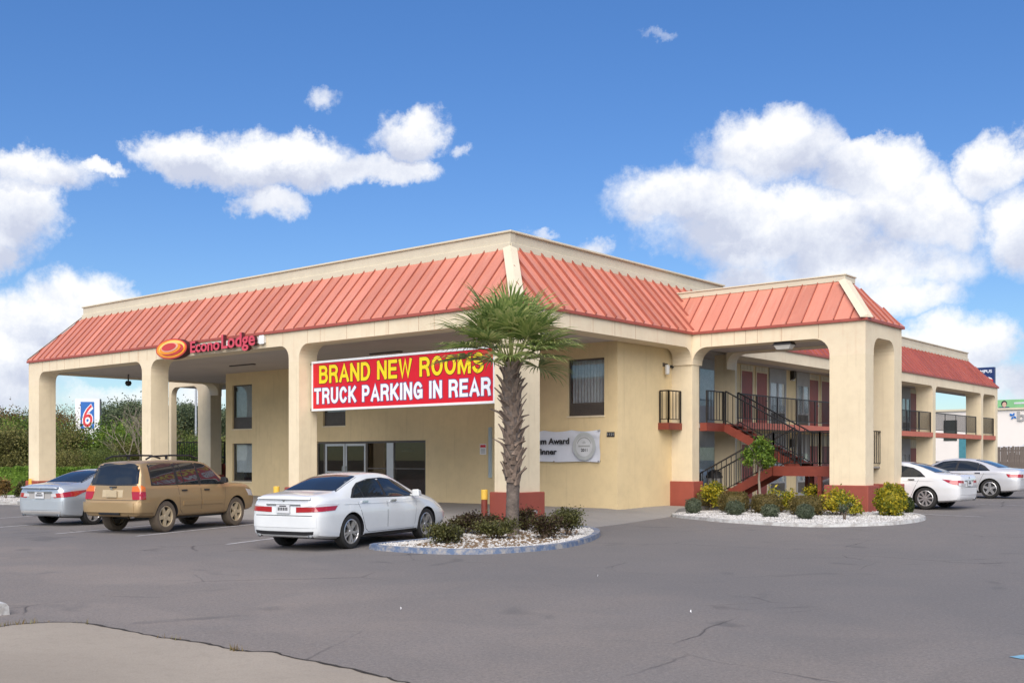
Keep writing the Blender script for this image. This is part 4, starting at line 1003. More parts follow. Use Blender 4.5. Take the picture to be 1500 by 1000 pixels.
# name sign on the fascia
t = thing('name_sign', 'red channel letter name sign with orange oval on the canopy fascia', 'sign', (-32.25, FY, 5.2))
b = MB(); b.box(-.1, 4.05, -.10, -.003, .10, .30); b.build('raceway', mat_plain('pale raceway', (.66, .65, .62), .5), t)
b = MB(); b.box(3.85, 4.08, -.13, -.101, .06, .34); b.build('end_box', M['white'], t)
put_text('lettering', 'Econo', .08, -.10, .0, 1.72, .40, M['letterred'], t, .12, .024, side=M['letterside'])
put_text('lettering', 'Lodge', 1.90, -.10, -.12, 1.85, .62, M['letterred'], t, .12, .024, side=M['letterside'])
def ell(cx, cz, rx, rz, y, m, name, th=.02, tilt=0.0, n=48):
    b = MB(); pts = []
    for i in range(n):
        a = 2*math.pi*i/n; u, w = rx*math.cos(a), rz*math.sin(a); pts.append((cx + u*math.cos(tilt) - w*math.sin(tilt), cz + u*math.sin(tilt) + w*math.cos(tilt)))
    b.prism(pts, lambda u, w: (u, y, w), lambda u, w: (u, y + th, w)); return b.build(name, M[m], t)
ell(-1.05, .22, .98, .36, -.24, 'letterside', 'cabinet', .235); ell(-1.05, .22, .97, .355, -.252, 'logored', 'oval_rim', .01); ell(-1.05, .22, .90, .315, -.263, 'orange', 'oval', .01)
ell(-1.00, .25, .80, .255, -.274, 'logoyellow', 'oval_glow', .01, .04); ell(-.95, .19, .70, .20, -.285, 'logored', 'swoosh', .01, .06); ell(-1.06, .22, .66, .18, -.296, 'orange', 'swoosh', .01, .06); ell(-1.06, .27, .52, .155, -.307, 'logopink', 'oval_glow', .01, .06); ell(-1.10, .285, .44, .125, -.318, 'logored', 'oval_core', .01, .06)

# award banner on the wall: slack vinyl, serif-like print, round seal
t = thing('award_banner', 'slack white vinyl award banner with grey seal tied to the wall', 'banner', (-22.3, WY - .05, 1.43)); BW, BH = 3.28, 1.02
nx, nz = 60, 20; v = []; f = []
def bdep(u, w): return -.02 - .018*math.sin(5*u + 2*w)*math.sin(math.pi*w) - .016*math.sin(13*(u - w*.7))*(.3 + .7*abs(u-.5)*2) - .02*math.exp(-((u-1)**2 + (w-1)**2)*14)*math.sin(22*(u+w))
def bedge(u, w): return -.05*math.sin(math.pi*((u*3) % 1))*w - .02*(1-w)*math.sin(math.pi*((u*2) % 1))*-1
for j in range(nz+1):
    for i in range(nx+1):
        u, w = i/nx, j/nz; v.append((u*BW, bdep(u, w), w*BH + bedge(u, w)))
for j in range(nz):
    for i in range(nx): f.append((j*(nx+1)+i, j*(nx+1)+i+1, (j+1)*(nx+1)+i+1, (j+1)*(nx+1)+i))
me = bpy.data.meshes.new('cloth'); me.from_pydata(v, [], f); me.materials.append(M['banner']); me.polygons.foreach_set('use_smooth', [True]*len(f)); cloth = lk(bpy.data.objects.new('cloth', me), t)
def serif_word(s, x, z, w, h, yoff=-.075):
    # bold print with small slab serifs under the stems
    me = text_mesh(s, w, h, .003, .035); me.materials.clear(); me.materials.append(M['ink']); o = bpy.data.objects.new('lettering', me); o.location = (x, yoff, z); lk(o, t)
serif_word('Premium Award', .12, .57, 2.02, .20); serif_word('Winner', .62, .24, 1.02, .19)
def ring(cx, cz, r0, r1, y, m, name, n=48):
    b = MB()
    for i in range(n):
        a0, a1 = 2*math.pi*i/n, 2*math.pi*(i+1)/n
        b.add([(cx + r0*math.cos(a0), y, cz + r0*math.sin(a0)), (cx + r1*math.cos(a0), y, cz + r1*math.sin(a0)), (cx + r1*math.cos(a1), y, cz + r1*math.sin(a1)), (cx + r0*math.cos(a1), y, cz + r0*math.sin(a1))], [(0, 1, 2, 3)])
    return b.build(name, M[m], t)
sx, sz = 2.72, .50
M['sealgrey'] = mat_plain('seal silver', (.47, .49, .48), .5); M['sealpale'] = mat_plain('seal pale', (.60, .61, .62), .5)
ring(sx, sz, .34, .44, -.078, 'sealgrey', 'seal'); ring(sx, sz, .02, .34, -.076, 'sealpale', 'seal'); ring(sx, sz, .325, .335, -.080, 'greyink', 'seal')
b = MB()
for i in range(26):
    a = math.pi*(.12 + .76*i/25); b.box(sx + .275*math.cos(a) - .012, sx + .275*math.cos(a) + .012, -.081, -.079, sz + .275*math.sin(a) - .018, sz + .275*math.sin(a) + .018)
b.box(sx - .22, sx + .22, -.081, -.079, sz - .02, sz + .03); b.box(sx - .07, sx + .07, -.081, -.079, sz + .10, sz + .125); b.box(sx - .012, sx + .012, -.081, -.079, sz + .09, sz + .17)
b.build('seal_print', M['greyink'], t); put_text('seal_year', '2011', sx - .12, -.081, sz - .17, .25, .10, M['ink'], t, .002, .02)
b = MB()
for x, z in ((.03, .97), (BW - .03, .98), (.03, .03), (BW - .03, .03), (1.5, .02)): b.cyl((x, -.085, z), (x, .05, z), .012, n=8)
b.build('eyelet', M['darkmetal'], t)
# ------------------------------------------------------------------ cars
def interp(tab, u):
    # smooth (Catmull-Rom like) interpolation of a table [(u, a, b, ...)]
    us = [r[0] for r in tab]; k = max(0, min(len(us)-2, int(np.searchsorted(us, u, 'right'))-1))
    p1, p2 = tab[k], tab[k+1]; p0 = tab[max(k-1, 0)]; p3 = tab[min(k+2, len(tab)-1)]
    h = p2[0]-p1[0]; t = 0 if h == 0 else (u-p1[0])/h; out = []
    for i in range(1, len(p1)):
        m1 = (p2[i]-p0[i])/(p2[0]-p0[0])*h if p2[0] != p0[0] else 0; m2 = (p3[i]-p1[i])/(p3[0]-p1[0])*h if p3[0] != p1[0] else 0
        d = p2[i]-p1[i]
        if d == 0 or m1*d < 0: m1 = 0
        if d == 0 or m2*d < 0: m2 = 0
        m1 = math.copysign(min(abs(m1), 3*abs(d)), d) if d else 0; m2 = math.copysign(min(abs(m2), 3*abs(d)), d) if d else 0
        out.append((2*t**3-3*t*t+1)*p1[i] + (t**3-2*t*t+t)*m1 + (-2*t**3+3*t*t)*p2[i] + (t**3-t*t)*m2)
    return out
SEDAN = [  # u, zb, w, zbelt, wbelt, zroof, wroof
 (0.00, .37, .70, .84, .66, .97, .58), (.03, .30, .78, .90, .72, 1.02, .62), (.10, .26, .835, .94, .765, 1.05, .64), (.25, .24, .88, .965, .81, 1.075, .66), (.50, .22, .905, .985, .84, 1.095, .66),
 (.75, .21, .918, .99, .86, 1.125, .66), (.95, .20, .922, .985, .865, 1.20, .63), (1.25, .20, .925, .98, .868, 1.315, .59), (1.55, .20, .925, .975, .87, 1.40, .57), (1.9, .20, .925, .965, .87, 1.45, .57), (2.3, .20, .925, .955, .87, 1.465, .575),
 (2.65, .20, .925, .945, .87, 1.435, .575), (2.9, .20, .925, .94, .87, 1.365, .58), (3.2, .20, .925, .935, .868, 1.235, .61), (3.45, .20, .922, .93, .862, 1.11, .66), (3.6, .20, .918, .92, .855, 1.035, .69), (3.9, .21, .91, .875, .83, .985, .68), (4.25, .22, .89, .81, .79, .92, .64), (4.5, .24, .85, .75, .74, .84, .60),
 (4.68, .27, .79, .68, .68, .75, .56), (4.80, .32, .70, .60, .60, .64, .50), (4.86, .38, .60, .52, .52, .55, .44)]
SUV = [
 (0.00, .47, .72, .70, .70, .74, .60), (.03, .42, .82, .74, .80, .775, .68), (.08, .40, .88, .82, .85, .86, .70), (.10, .40, .90, .95, .86, 1.0, .72), (.13, .40, .905, 1.06, .865, 1.14, .73), (.20, .39, .915, 1.09, .87, 1.36, .72), (.29, .38, .925, 1.10, .875, 1.60, .70), (.34, .38, .93, 1.10, .88, 1.67, .68), (.48, .37, .932, 1.10, .88, 1.70, .665),
 (.8, .36, .935, 1.10, .885, 1.725, .665), (1.4, .35, .94, 1.095, .89, 1.74, .665), (2.2, .35, .94, 1.09, .89, 1.745, .665), (2.7, .35, .94, 1.085, .89, 1.715, .67), (2.95, .35, .94, 1.08, .89, 1.645, .68), (3.25, .35, .938, 1.075, .885, 1.46, .70), (3.55, .35, .935, 1.07, .88, 1.25, .74), (3.68, .35, .932, 1.065, .875, 1.165, .77),
 (3.9, .36, .93, 1.06, .87, 1.15, .76), (4.3, .38, .915, 1.04, .85, 1.13, .74), (4.6, .40, .88, 1.0, .81, 1.09, .71), (4.74, .42, .84, .92, .78, 1.01, .67), (4.82, .45, .78, .78, .73, .84, .62), (4.87, .50, .68, .70, .64, .74, .56)]
def section(tab, u, bulge=.05):
    zb, w, zk, wk, zr, wr = interp(tab, u)
    mid = zb + (zk-zb)*.55; ph = zr-zk
    pts = [(0, zb), (.55*w, zb), (.86*w, zb+.005), (.955*w, zb+.05), (.982*w, zb+.13), (.993*w, zb+(mid-zb)*.6), (w, mid), (.997*w, mid+(zk-mid)*.35), (.5*(.985*w+wk), zk-(zk-mid)*.25), (.3*w+.7*wk, zk-.035), (wk, zk), (wk-.018, zk+min(.02, ph*.12))]
    base = wk-.018
    for t in (.2, .4, .6, .78): pts.append((base + (wr-base)*(t**1.25), zk + min(.02, ph*.12) + (zr-zk-min(.02, ph*.12))*t*.93))
    pts += [(wr*.985, zk + ph*.90), (wr*.93, zk + ph*.955), (wr*.80, zr-.008*min(1, ph*6)), (wr*.45, zr), (0, zr+.006)]
    return pts
def car(name, label, tab, paint, rearR, heading, wheel_r=.335, tyre_w=.22, axles=(1.0, 3.775), style='sedan', rims='ten', tyre='rubber', rimm='rim', group=None, zscale=1.0, side_right=True, lower=None, wide=1.0, lscale=1.0):
    tab = [tuple([r[0], r[1]*1.0, r[2]*wide, r[3]*zscale, r[4]*wide, r[5]*zscale, r[6]*wide]) for r in tab]
    L = tab[-1][0]; h = Vector((heading[0], heading[1])).normalized(); left = Vector((-h.y, h.x)); tr = tab[8][2] - tyre_w*.5 - .026
    # rearR: ground contact of the wheel seen nearest (rear, on the side given)
    s = 1 if side_right else -1
    ra = Vector(rearR[:2]) + left*(tr*s); org = ra - h*axles[0]*lscale; fa = ra + h*(axles[1]-axles[0])
    za, zf_ = gz(*ra), gz(*fa); pitch = -math.atan2(zf_-za, axles[1]-axles[0]); z0 = za - math.tan(-pitch)*axles[0] - .002 + .006
    root = thing(name, label, 'car', (org.x, org.y, z0), 0, group); root.rotation_euler = (0, pitch, math.atan2(h.y, h.x)); root.scale = (lscale, 1, 1)
    P = M[paint] if isinstance(paint, str) else paint
    us = sorted(set([round(u, 3) for u in np.linspace(0, L, 74)] + [r[0] for r in tab])); us = [u for i, u in enumerate(us) if i == 0 or u-us[i-1] > .012 or u in (0, L)]
    b = MB(); rings = []
    for u in us:
        sec = section(tab, u); ring = [(u, -y, z) for y, z in sec] + [(u, y, z) for y, z in reversed(sec[1:-1])]
        rings.append(len(b.v)); b.v += ring
    n = len(ring)
    for a, c in zip(rings[:-1], rings[1:]):
        for i in range(n): j = (i+1) % n; b.f.append((a+i, a+j, c+j, c+i)); b.k.append(0)
    b.f.append(tuple(rings[0]+i for i in range(n))); b.k.append(0); b.f.append(tuple(rings[-1]+i for i in reversed(range(n)))); b.k.append(0)
    me = b.mesh('body', [P, M['plastic']])
    bm = bmesh.new(); bm.from_mesh(me); bmesh.ops.triangulate(bm, faces=[f_ for f_ in bm.faces if len(f_.verts) > 4]); bvh = BVHTree.FromBMesh(bm); bm.free()
    body = bpy.data.objects.new('body', me); lk(body, root)
    # wheel arches: cut pockets out of the sides
    R = wheel_r + .055; cut = MB()
    for ax in axles:
        for sd in (-1, 1): cut.cyl((ax, sd*(tr - tyre_w*.5 - .09), wheel_r - .01), (ax, sd*1.2, wheel_r - .01), R, n=40, k=1)
    cm = cut.mesh('cut', [P, M['plastic']]); co = bpy.data.objects.new('cut', cm); lk(co, root)
    md = body.modifiers.new('b', 'BOOLEAN'); md.operation = 'DIFFERENCE'; md.object = co; md.solver = 'EXACT'
    dg = bpy.context.evaluated_depsgraph_get(); dg.update()
    mesh2 = bpy.data.meshes.new_from_object(body.evaluated_get(dg)); body.modifiers.clear(); bpy.data.objects.remove(co); body.data = mesh2; mesh2.name = 'body'
    mesh2.polygons.foreach_set('use_smooth', [True]*len(mesh2.polygons)); mesh2.set_sharp_from_angle(angle=R_(32))
    def patch(nm, lo, hi, frm, mat, parent, off=.004, rows=6, cols=18, skirt=.02):
        # lo, hi: outlines in the plane facing the surface; frm(a, b) -> (origin, direction)
        def rs(pl, n_):
            d = [0]
            for p, q in zip(pl[:-1], pl[1:]): d.append(d[-1] + math.hypot(q[0]-p[0], q[1]-p[1]))
            t = np.linspace(0, d[-1], n_); return list(zip(np.interp(t, d, [p[0] for p in pl]), np.interp(t, d, [p[1] for p in pl])))
        lo, hi = rs(lo, cols), rs(hi, cols); bb = MB(); G = []
        for j in range(rows+1):
            for i in range(cols):
                a = lo[i][0] + (hi[i][0]-lo[i][0])*j/rows; c = lo[i][1] + (hi[i][1]-lo[i][1])*j/rows
                o_, d_ = frm(a, c); o_ = Vector(o_); d_ = Vector(d_).normalized(); hit = bvh.ray_cast(o_, d_)
                p = hit[0] if hit[0] is not None else bvh.find_nearest(o_ + d_*1.2)[0]
                bb.v.append(tuple(p - d_*off)); G.append(d_)
        N = rows+1
        for j in range(rows):
            for i in range(cols-1): bb.f.append((j*cols+i, j*cols+i+1, (j+1)*cols+i+1, (j+1)*cols+i)); bb.k.append(0)
        rim = [i for i in range(cols)] + [j*cols+cols-1 for j in range(1, N)] + [(N-1)*cols+i for i in range(cols-2, -1, -1)] + [j*cols for j in range(N-2, 0, -1)]
        o0 = len(bb.v)
        for i in rim: bb.v.append(tuple(Vector(bb.v[i]) + G[i]*(off + skirt)))
        for k in range(len(rim)): k2 = (k+1) % len(rim); bb.f.append((rim[k], rim[k2], o0+k2, o0+k)); bb.k.append(0)
        return bb.build(nm, mat, parent, smooth=35)
    side = lambda sd: (lambda a, c: ((a, sd*1.6, c), (0, -sd, 0)))
    rear = lambda a, c: ((-1.0, a, c), (1, 0, 0))
    top = lambda a, c: ((a, c, 2.6), (0, 0, -1))
    def corner(sd, ang=48):                         # look at a rear corner; a runs round it towards the front
        dv = Vector((math.cos(R_(ang)), -sd*math.sin(R_(ang)), 0)); tv = Vector((math.sin(R_(ang)), sd*math.cos(R_(ang)), 0)); c0 = Vector((.10, sd*.80, 0))
        return lambda a, c: (c0 + tv*a - dv*1.2 + Vector((0, 0, c)), dv)
    spec = CARS[style]
    gl = M['carglass']
    for sd in (-1, 1):
        dl = spec['dlo']
        patch('window_trim', *spec['trim'], side(sd), M[spec.get('trimmat', 'plastic')], root, off=.0035, cols=30)
        for nm, lo, hi in dl: patch('window', lo, hi, side(sd), gl, root, off=.007, cols=16)
        for i, (lo, hi) in enumerate(spec['doors']):
            gp = patch('door_gap', [(x, z) for x, z in lo], [(x, z) for x, z in hi], side(sd), M['plastic'], root, off=.0012, cols=14, rows=8)
            def shrink(pl, k): return [(x + (spec['dmid'][i]-x)/abs(spec['dmid'][i]-x + 1e-9)*k if abs(x - spec['dmid'][i]) > .02 else x, z) for x, z in pl]
            d = patch('door', [(x, z + .008) for x, z in shrink(lo, .008)], [(x, z) for x, z in shrink(hi, .008)], side(sd), P, root, off=.0026, cols=14, rows=8)
            hx, hz = spec['handles'][i]
            patch('handle', [(hx-.10, hz-.018), (hx+.10, hz-.018)], [(hx-.10, hz+.018), (hx+.10, hz+.018)], side(sd), M[spec['handlemat']], d, off=.03, cols=6, rows=2, skirt=.03)
            if style == 'suv':
                x0, x1 = spec['mold'][i]; patch('door_moulding', [(x0, .62), (x1, .62)], [(x0, .72), (x1, .72)], side(sd), P, d, off=.02, cols=8, rows=3, skirt=.02)
            elif spec.get('crease'):
                x0, x1 = min(p[0] for p in lo), max(p[0] for p in lo)
        mx, mz = spec['mirror']
        mb = MB(); yy = sd*(tab[12][4] + .05)
        mb.hexa([(mx-.10, yy, mz-.07), (mx+.07, yy, mz-.05), (mx+.05, yy + sd*.17, mz-.05), (mx-.12, yy + sd*.19, mz-.07)], [(mx-.10, yy, mz+.08), (mx+.03, yy, mz+.06), (mx+.02, yy + sd*.16, mz+.06), (mx-.12, yy + sd*.18, mz+.09)])
        mb.bar((mx, sd*(tab[12][4]-.06), mz-.05), (mx-.02, yy + sd*.03, mz-.02), .06, .05)
        mb.build('mirror', M[spec.get('mirrormat', 'plastic')] if spec.get('mirrormat') else P, root, bevel=.025)
        for nm, mt, lo, hi, off in spec['tail']: patch(nm, lo, hi, corner(sd), M[mt], root, off=off, cols=14, rows=5, skirt=.03)
        hl = spec['head']; patch('headlight', hl[0], hl[1], side(sd), M['lampclear'], root, off=.006, cols=10, rows=4)
        sx0, sx1, sz0, sz1 = spec['skirt']; patch('sill', [(sx0, sz0), (sx1, sz0)], [(sx0, sz1), (sx1, sz1)], side(sd), P if spec.get('skirtpaint') else M['plastic'], root, off=.012, cols=16, rows=2)
        if style == 'suv':
            rr = MB(); pts = [(.55, sd*.60, 1.735), (.75, sd*.585, 1.80), (1.5, sd*.575, 1.83), (2.2, sd*.575, 1.825), (2.55, sd*.585, 1.755)]
            rr.tube(pts, [.022]*5, 8); rr.box(1.3, 1.36, sd*.575-.02, sd*.575+.02, 1.73, 1.82); rr.build('roof_rail', M['plastic'], root, smooth=40)
        if style != 'suv':
            patch('side_crease', [(.75, .872), (1.6, .862), (3.5, .842)], [(.75, .876), (1.6, .870), (3.5, .846)], side(sd), P, root, off=.010, cols=26, rows=2, skirt=.012)
            patch('fuel_flap' if sd < 0 else 'wing_badge', *(([(.92, .74), (1.06, .74)], [(.92, .86), (1.06, .86)]) if sd < 0 else ([(3.62, .62), (3.70, .62)], [(3.62, .65), (3.70, .65)])), side(sd), P if sd < 0 else M['chrome'], root, off=.0035, cols=5, rows=3)
    # rear
    patch('rear_window_trim', *spec['backtrim'], spec_frame(spec['backdir']), M['plastic'], root, off=.003, cols=16, rows=8)
    patch('rear_window', *spec['back'], spec_frame(spec['backdir']), gl, root, off=.007, cols=16, rows=8)
    if spec.get('wind'): patch('windscreen', *spec['wind'], spec_frame(spec['winddir']), gl, root, off=.006, cols=14, rows=8)
    for nm, mt, lo, hi, off, sk in spec['rear']: patch(nm, lo, hi, rear, P if mt == 'paint' else M[mt], root, off=off, cols=20, rows=4, skirt=sk)
    pl = spec['plate']
    mb = MB(); mb.box(pl[0]-.012, pl[0], -.155, .155, pl[1]-.08, pl[1]+.08); po = mb.build('number_plate', M[spec.get('platemat', 'sealpale')], root)
    mb = MB()
    if spec.get('platemat') is None:
        for k in range(6): mb.box(pl[0]-.015, pl[0]-.012, -.11 + .04*k, -.085 + .04*k, pl[1]-.03, pl[1]+.03)
        mb.box(pl[0]-.015, pl[0]-.012, -.08, .08, pl[1]+.045, pl[1]+.065); mb.build('plate_print', M['ink'], po)
    em = MB(); em.lathe([(.0, 0), (.03, 0), (.03, .010), (0, .010)], 14, axis='y'); em.v = [(spec['emblem'][0] - v[1], v[0], v[2] + spec['emblem'][1]) for v in em.v]; em.build('emblem', M['chrome'], root)
    for sd in ((-1, 1) if spec['exh'] == 2 else (-1,)):
        e = MB(); e.lathe([(.045, 0), (.045, .14), (.035, .14), (.035, .02)], 14, axis='y'); e.v = [(v[1] + .01, v[0] + sd*spec['exy'], v[2] + spec['exz']) for v in e.v]; e.build('exhaust', M['chrome'], root, smooth=40)
    # wheels
    def wheel():
        k = wheel_r/.335; w2 = tyre_w/2
        b = MB(); b.lathe([(0, -.02), (.20*k, -.02), (.20*k, .03), (0, .03)], 20); b.build
        hub = bpy.data.objects.new('wheel', b.mesh('wheel', M['darkmetal'])); lk(hub, root)
        b = MB(); ri = wheel_r - (.095 if style != 'suv' else .125)
        prof = [(ri, -w2*.80), (ri+.02, -w2*.98), (wheel_r-.045, -w2), (wheel_r-.015, -w2*.93), (wheel_r, -w2*.72), (wheel_r, w2*.72), (wheel_r-.015, w2*.93), (wheel_r-.045, w2), (ri+.02, w2*.98), (ri, w2*.80)]
        b.lathe(prof, 36, close=True); b.build('tyre', M[tyre], hub, smooth=30)
        b = MB(); b.lathe([(ri+.004, -w2*.8), (ri+.004, w2*.86), (ri-.012, w2*.92), (ri-.022, w2*.80), (ri-.03, -w2*.8)], 36)
        ns = {'ten': 5, 'five': 5, 'cover': 9, 'star': 5}[rims]
        for i in range(ns):
            a = 2*math.pi*i/ns + .3
            fan = ((-.17, .17) if rims in ('ten', 'star') else (0,))
            for da in fan:
                w0 = {'ten': .018, 'five': .050, 'cover': .020, 'star': .024}[rims]; w1 = {'ten': .016, 'five': .040, 'cover': .030, 'star': .028}[rims]
                r0, r1 = .045*k, ri-.012; c0 = Vector((math.cos(a+da*.4), 0, math.sin(a+da*.4))); c1 = Vector((math.cos(a+da), 0, math.sin(a+da))); t0 = Vector((-c0.z, 0, c0.x)); t1 = Vector((-c1.z, 0, c1.x)); yo = Vector((0, 1, 0))
                B = [c0*r0 - t0*w0 + yo*w2*.42, c0*r0 + t0*w0 + yo*w2*.42, c1*r1 + t1*w1 + yo*w2*.48, c1*r1 - t1*w1 + yo*w2*.48]
                b.hexa(B, [p + yo*.045 for p in B])
        b.lathe([(0, w2*.86), (.045*k, w2*.84), (.06*k, w2*.70), (.06*k, w2*.3)], 18)
        b.build('rim', M[rimm], hub, smooth=30)
        b = MB(); b.lathe([(0, w2*.30), (ri-.02, w2*.30)], 24); b.build('brake_disc', M['plastic'], hub)
        return hub
    w0 = wheel(); first = True
    for ax in axles:
        for sd in (-1, 1):
            if first: w = w0; first = False
            else:
                w = dup(w0, root)
                for g in list(w0.children): dup(g, w)
            w.location = (ax, sd*tr, wheel_r); w.rotation_euler = (0, random.uniform(0, 6), 0 if sd > 0 else math.pi)
    b = MB(); b.box(.85, L-.9, -.68, .68, .17 if style != 'suv' else .30, .30 if style != 'suv' else .42); b.build('underbody', M['plastic'], root)
    if spec.get('bumper'):
        pass
    return root
def spec_frame(kind):
    if kind == 'top': return lambda a, c: ((a, c, 2.6), (0, 0, -1))
    if kind == 'rearglass': return lambda a, c: ((-1.0 + .0, a, c), (1, 0, 0))
CARS = {}
def sedan_spec(tail, rear, head, dark=False):
    # window outline of the greenhouse (x from the tail, z up)
    tlo = [(1.00, .985), (1.6, .975), (2.6, .958), (3.38, .955)]; thi = [(1.00, .995), (1.22, 1.16), (1.45, 1.27), (1.85, 1.345), (2.35, 1.365), (2.75, 1.325), (3.05, 1.20), (3.38, .965)]
    q1 = ([(1.08, 1.0), (1.42, .992)], [(1.10, 1.02), (1.42, 1.235)])
    w1 = ([(1.45, .992), (2.17, .982)], [(1.45, 1.25), (1.85, 1.328), (2.13, 1.345)])
    w2 = ([(2.26, .980), (3.30, .972)], [(2.20, 1.345), (2.45, 1.345), (2.75, 1.30), (3.02, 1.185), (3.30, .980)])
    d1 = ([(1.40, .33), (1.55, .29), (2.20, .29)], [(1.16, .975), (1.6, .968), (2.20, .960)])
    d1 = ([(1.44, .36), (1.56, .29), (2.21, .29)], [(1.17, .970), (1.6, .966), (2.21, .955)])
    d2 = ([(2.235, .29), (3.25, .29)], [(2.235, .955), (3.36, .945)])
    return dict(dlo=[('q', *q1), ('w', *w1), ('w', *w2)], trim=(tlo, thi), doors=[d1, d2], dmid=[1.8, 2.8], handles=[(1.42, .905), (2.44, .895)], handlemat='chrome', mirror=(3.22, 1.02),
        tail=tail, rear=rear, head=head, skirt=(1.42, 3.36, .215, .27), plate=(-.02, .80), emblem=(-.005, .965), exh=2, exy=.60, exz=.30,
        back=([(.80, -.60), (.80, -.3), (.78, 0), (.80, .3), (.80, .60)], [(1.58, -.50), (1.60, 0), (1.58, .50)]), backtrim=([(.765, -.635), (.75, 0), (.765, .635)], [(1.61, -.52), (1.64, 0), (1.61, .52)]), backdir='top',
        wind=([(2.72, -.50), (2.70, 0), (2.72, .50)], [(3.52, -.62), (3.57, 0), (3.52, .62)]), winddir='top')
acc_tail = [('tail_lamp', 'lampred', [(-.42, .735), (.30, .775)], [(-.42, .835), (.36, .855)], .012), ('tail_lamp', 'lampclear', [(-.30, .84), (.36, .858)], [(-.16, .885), (.20, .905), (.40, .885)], .012)]
acc_rear = [('bumper', 'paint', [(-.735, .45), (.735, .45)], [(-.735, .655), (.735, .655)], .008, .03), ('bumper_valance', 'plastic', [(-.66, .325), (-.5, .305), (.5, .305), (.66, .325)], [(-.68, .385), (-.45, .375), (.45, .375), (.68, .385)], .012, .04),
            ('trim_bar', 'chrome', [(-.40, .865), (.40, .865)], [(-.40, .892), (.40, .892)], .02, .02), ('trunk_gap', 'plastic', [(-.66, .668), (.66, .668)], [(-.66, .680), (.66, .680)], .003, .01), ('spoiler', 'paint', [(-.62, .985), (.62, .985)], [(-.60, 1.02), (.60, 1.02)], .06, .10)]
CARS['sedan'] = sedan_spec(acc_tail, acc_rear, ([(4.30, .70), (4.70, .60)], [(4.18, .80), (4.45, .745), (4.70, .655)]))
CARS['sedan']['mirrormat'] = None
alt_tail = [('tail_lamp', 'lampred', [(-.30, .735), (.22, .775), (.52, .90)], [(-.34, .84), (.10, .90), (.54, .935)], .012), ('tail_lamp', 'lampclear', [(-.36, .76), (-.24, .76)], [(-.36, .84), (-.26, .85)], .016)]
alt_rear = [('bumper', 'paint', [(-.735, .42), (.735, .42)], [(-.735, .655), (.735, .655)], .008, .03), ('trim_bar', 'chrome', [(-.42, .865), (.42, .865)], [(-.42, .90), (.42, .90)], .03, .03), ('plate_recess', 'greypanel', [(-.36, .71), (.36, .71)], [(-.40, .86), (.40, .86)], .004, .01), ('bumper_valance', 'greypanel', [(-.66, .32), (.66, .32)], [(-.68, .39), (.68, .39)], .010, .03),
            ('spoiler', 'paint', [(-.62, .985), (.62, .985)], [(-.58, 1.02), (.58, 1.02)], .09, .12)]
CARS['altima'] = sedan_spec(alt_tail, alt_rear, ([(4.30, .70), (4.70, .60)], [(4.18, .80), (4.70, .655)]))
cam_tail = [('tail_lamp', 'lampred', [(-.34, .74), (.08, .76), (.22, .83)], [(-.30, .88), (.10, .90), (.34, .925)], .012), ('tail_lamp', 'lampclear', [(-.42, .72), (-.06, .73)], [(-.42, .80), (-.06, .815)], .018)]
CARS['camry'] = sedan_spec(cam_tail, acc_rear[:1] + acc_rear[2:4], ([(4.30, .70), (4.70, .60)], [(4.14, .82), (4.45, .765), (4.70, .665)]))
lex_tail = [('tail_lamp', 'lampred', [(-.36, .74), (.26, .76)], [(-.36, .86), (.30, .875)], .012)]
CARS['lexus'] = sedan_spec(lex_tail, acc_rear[:1] + acc_rear[3:4], ([(4.30, .70), (4.70, .60)], [(4.18, .80), (4.70, .655)])); CARS['lexus']['crease'] = 1
CARS['altima']['exh'] = 2; CARS['camry']['exh'] = 1; CARS['lexus']['exh'] = 1
suv_trim = ([(.50, 1.115), (1.45, 1.115), (3.42, 1.10)], [(.55, 1.60), (.66, 1.64), (1.45, 1.655), (2.30, 1.66), (2.72, 1.62), (3.02, 1.48), (3.42, 1.11)])
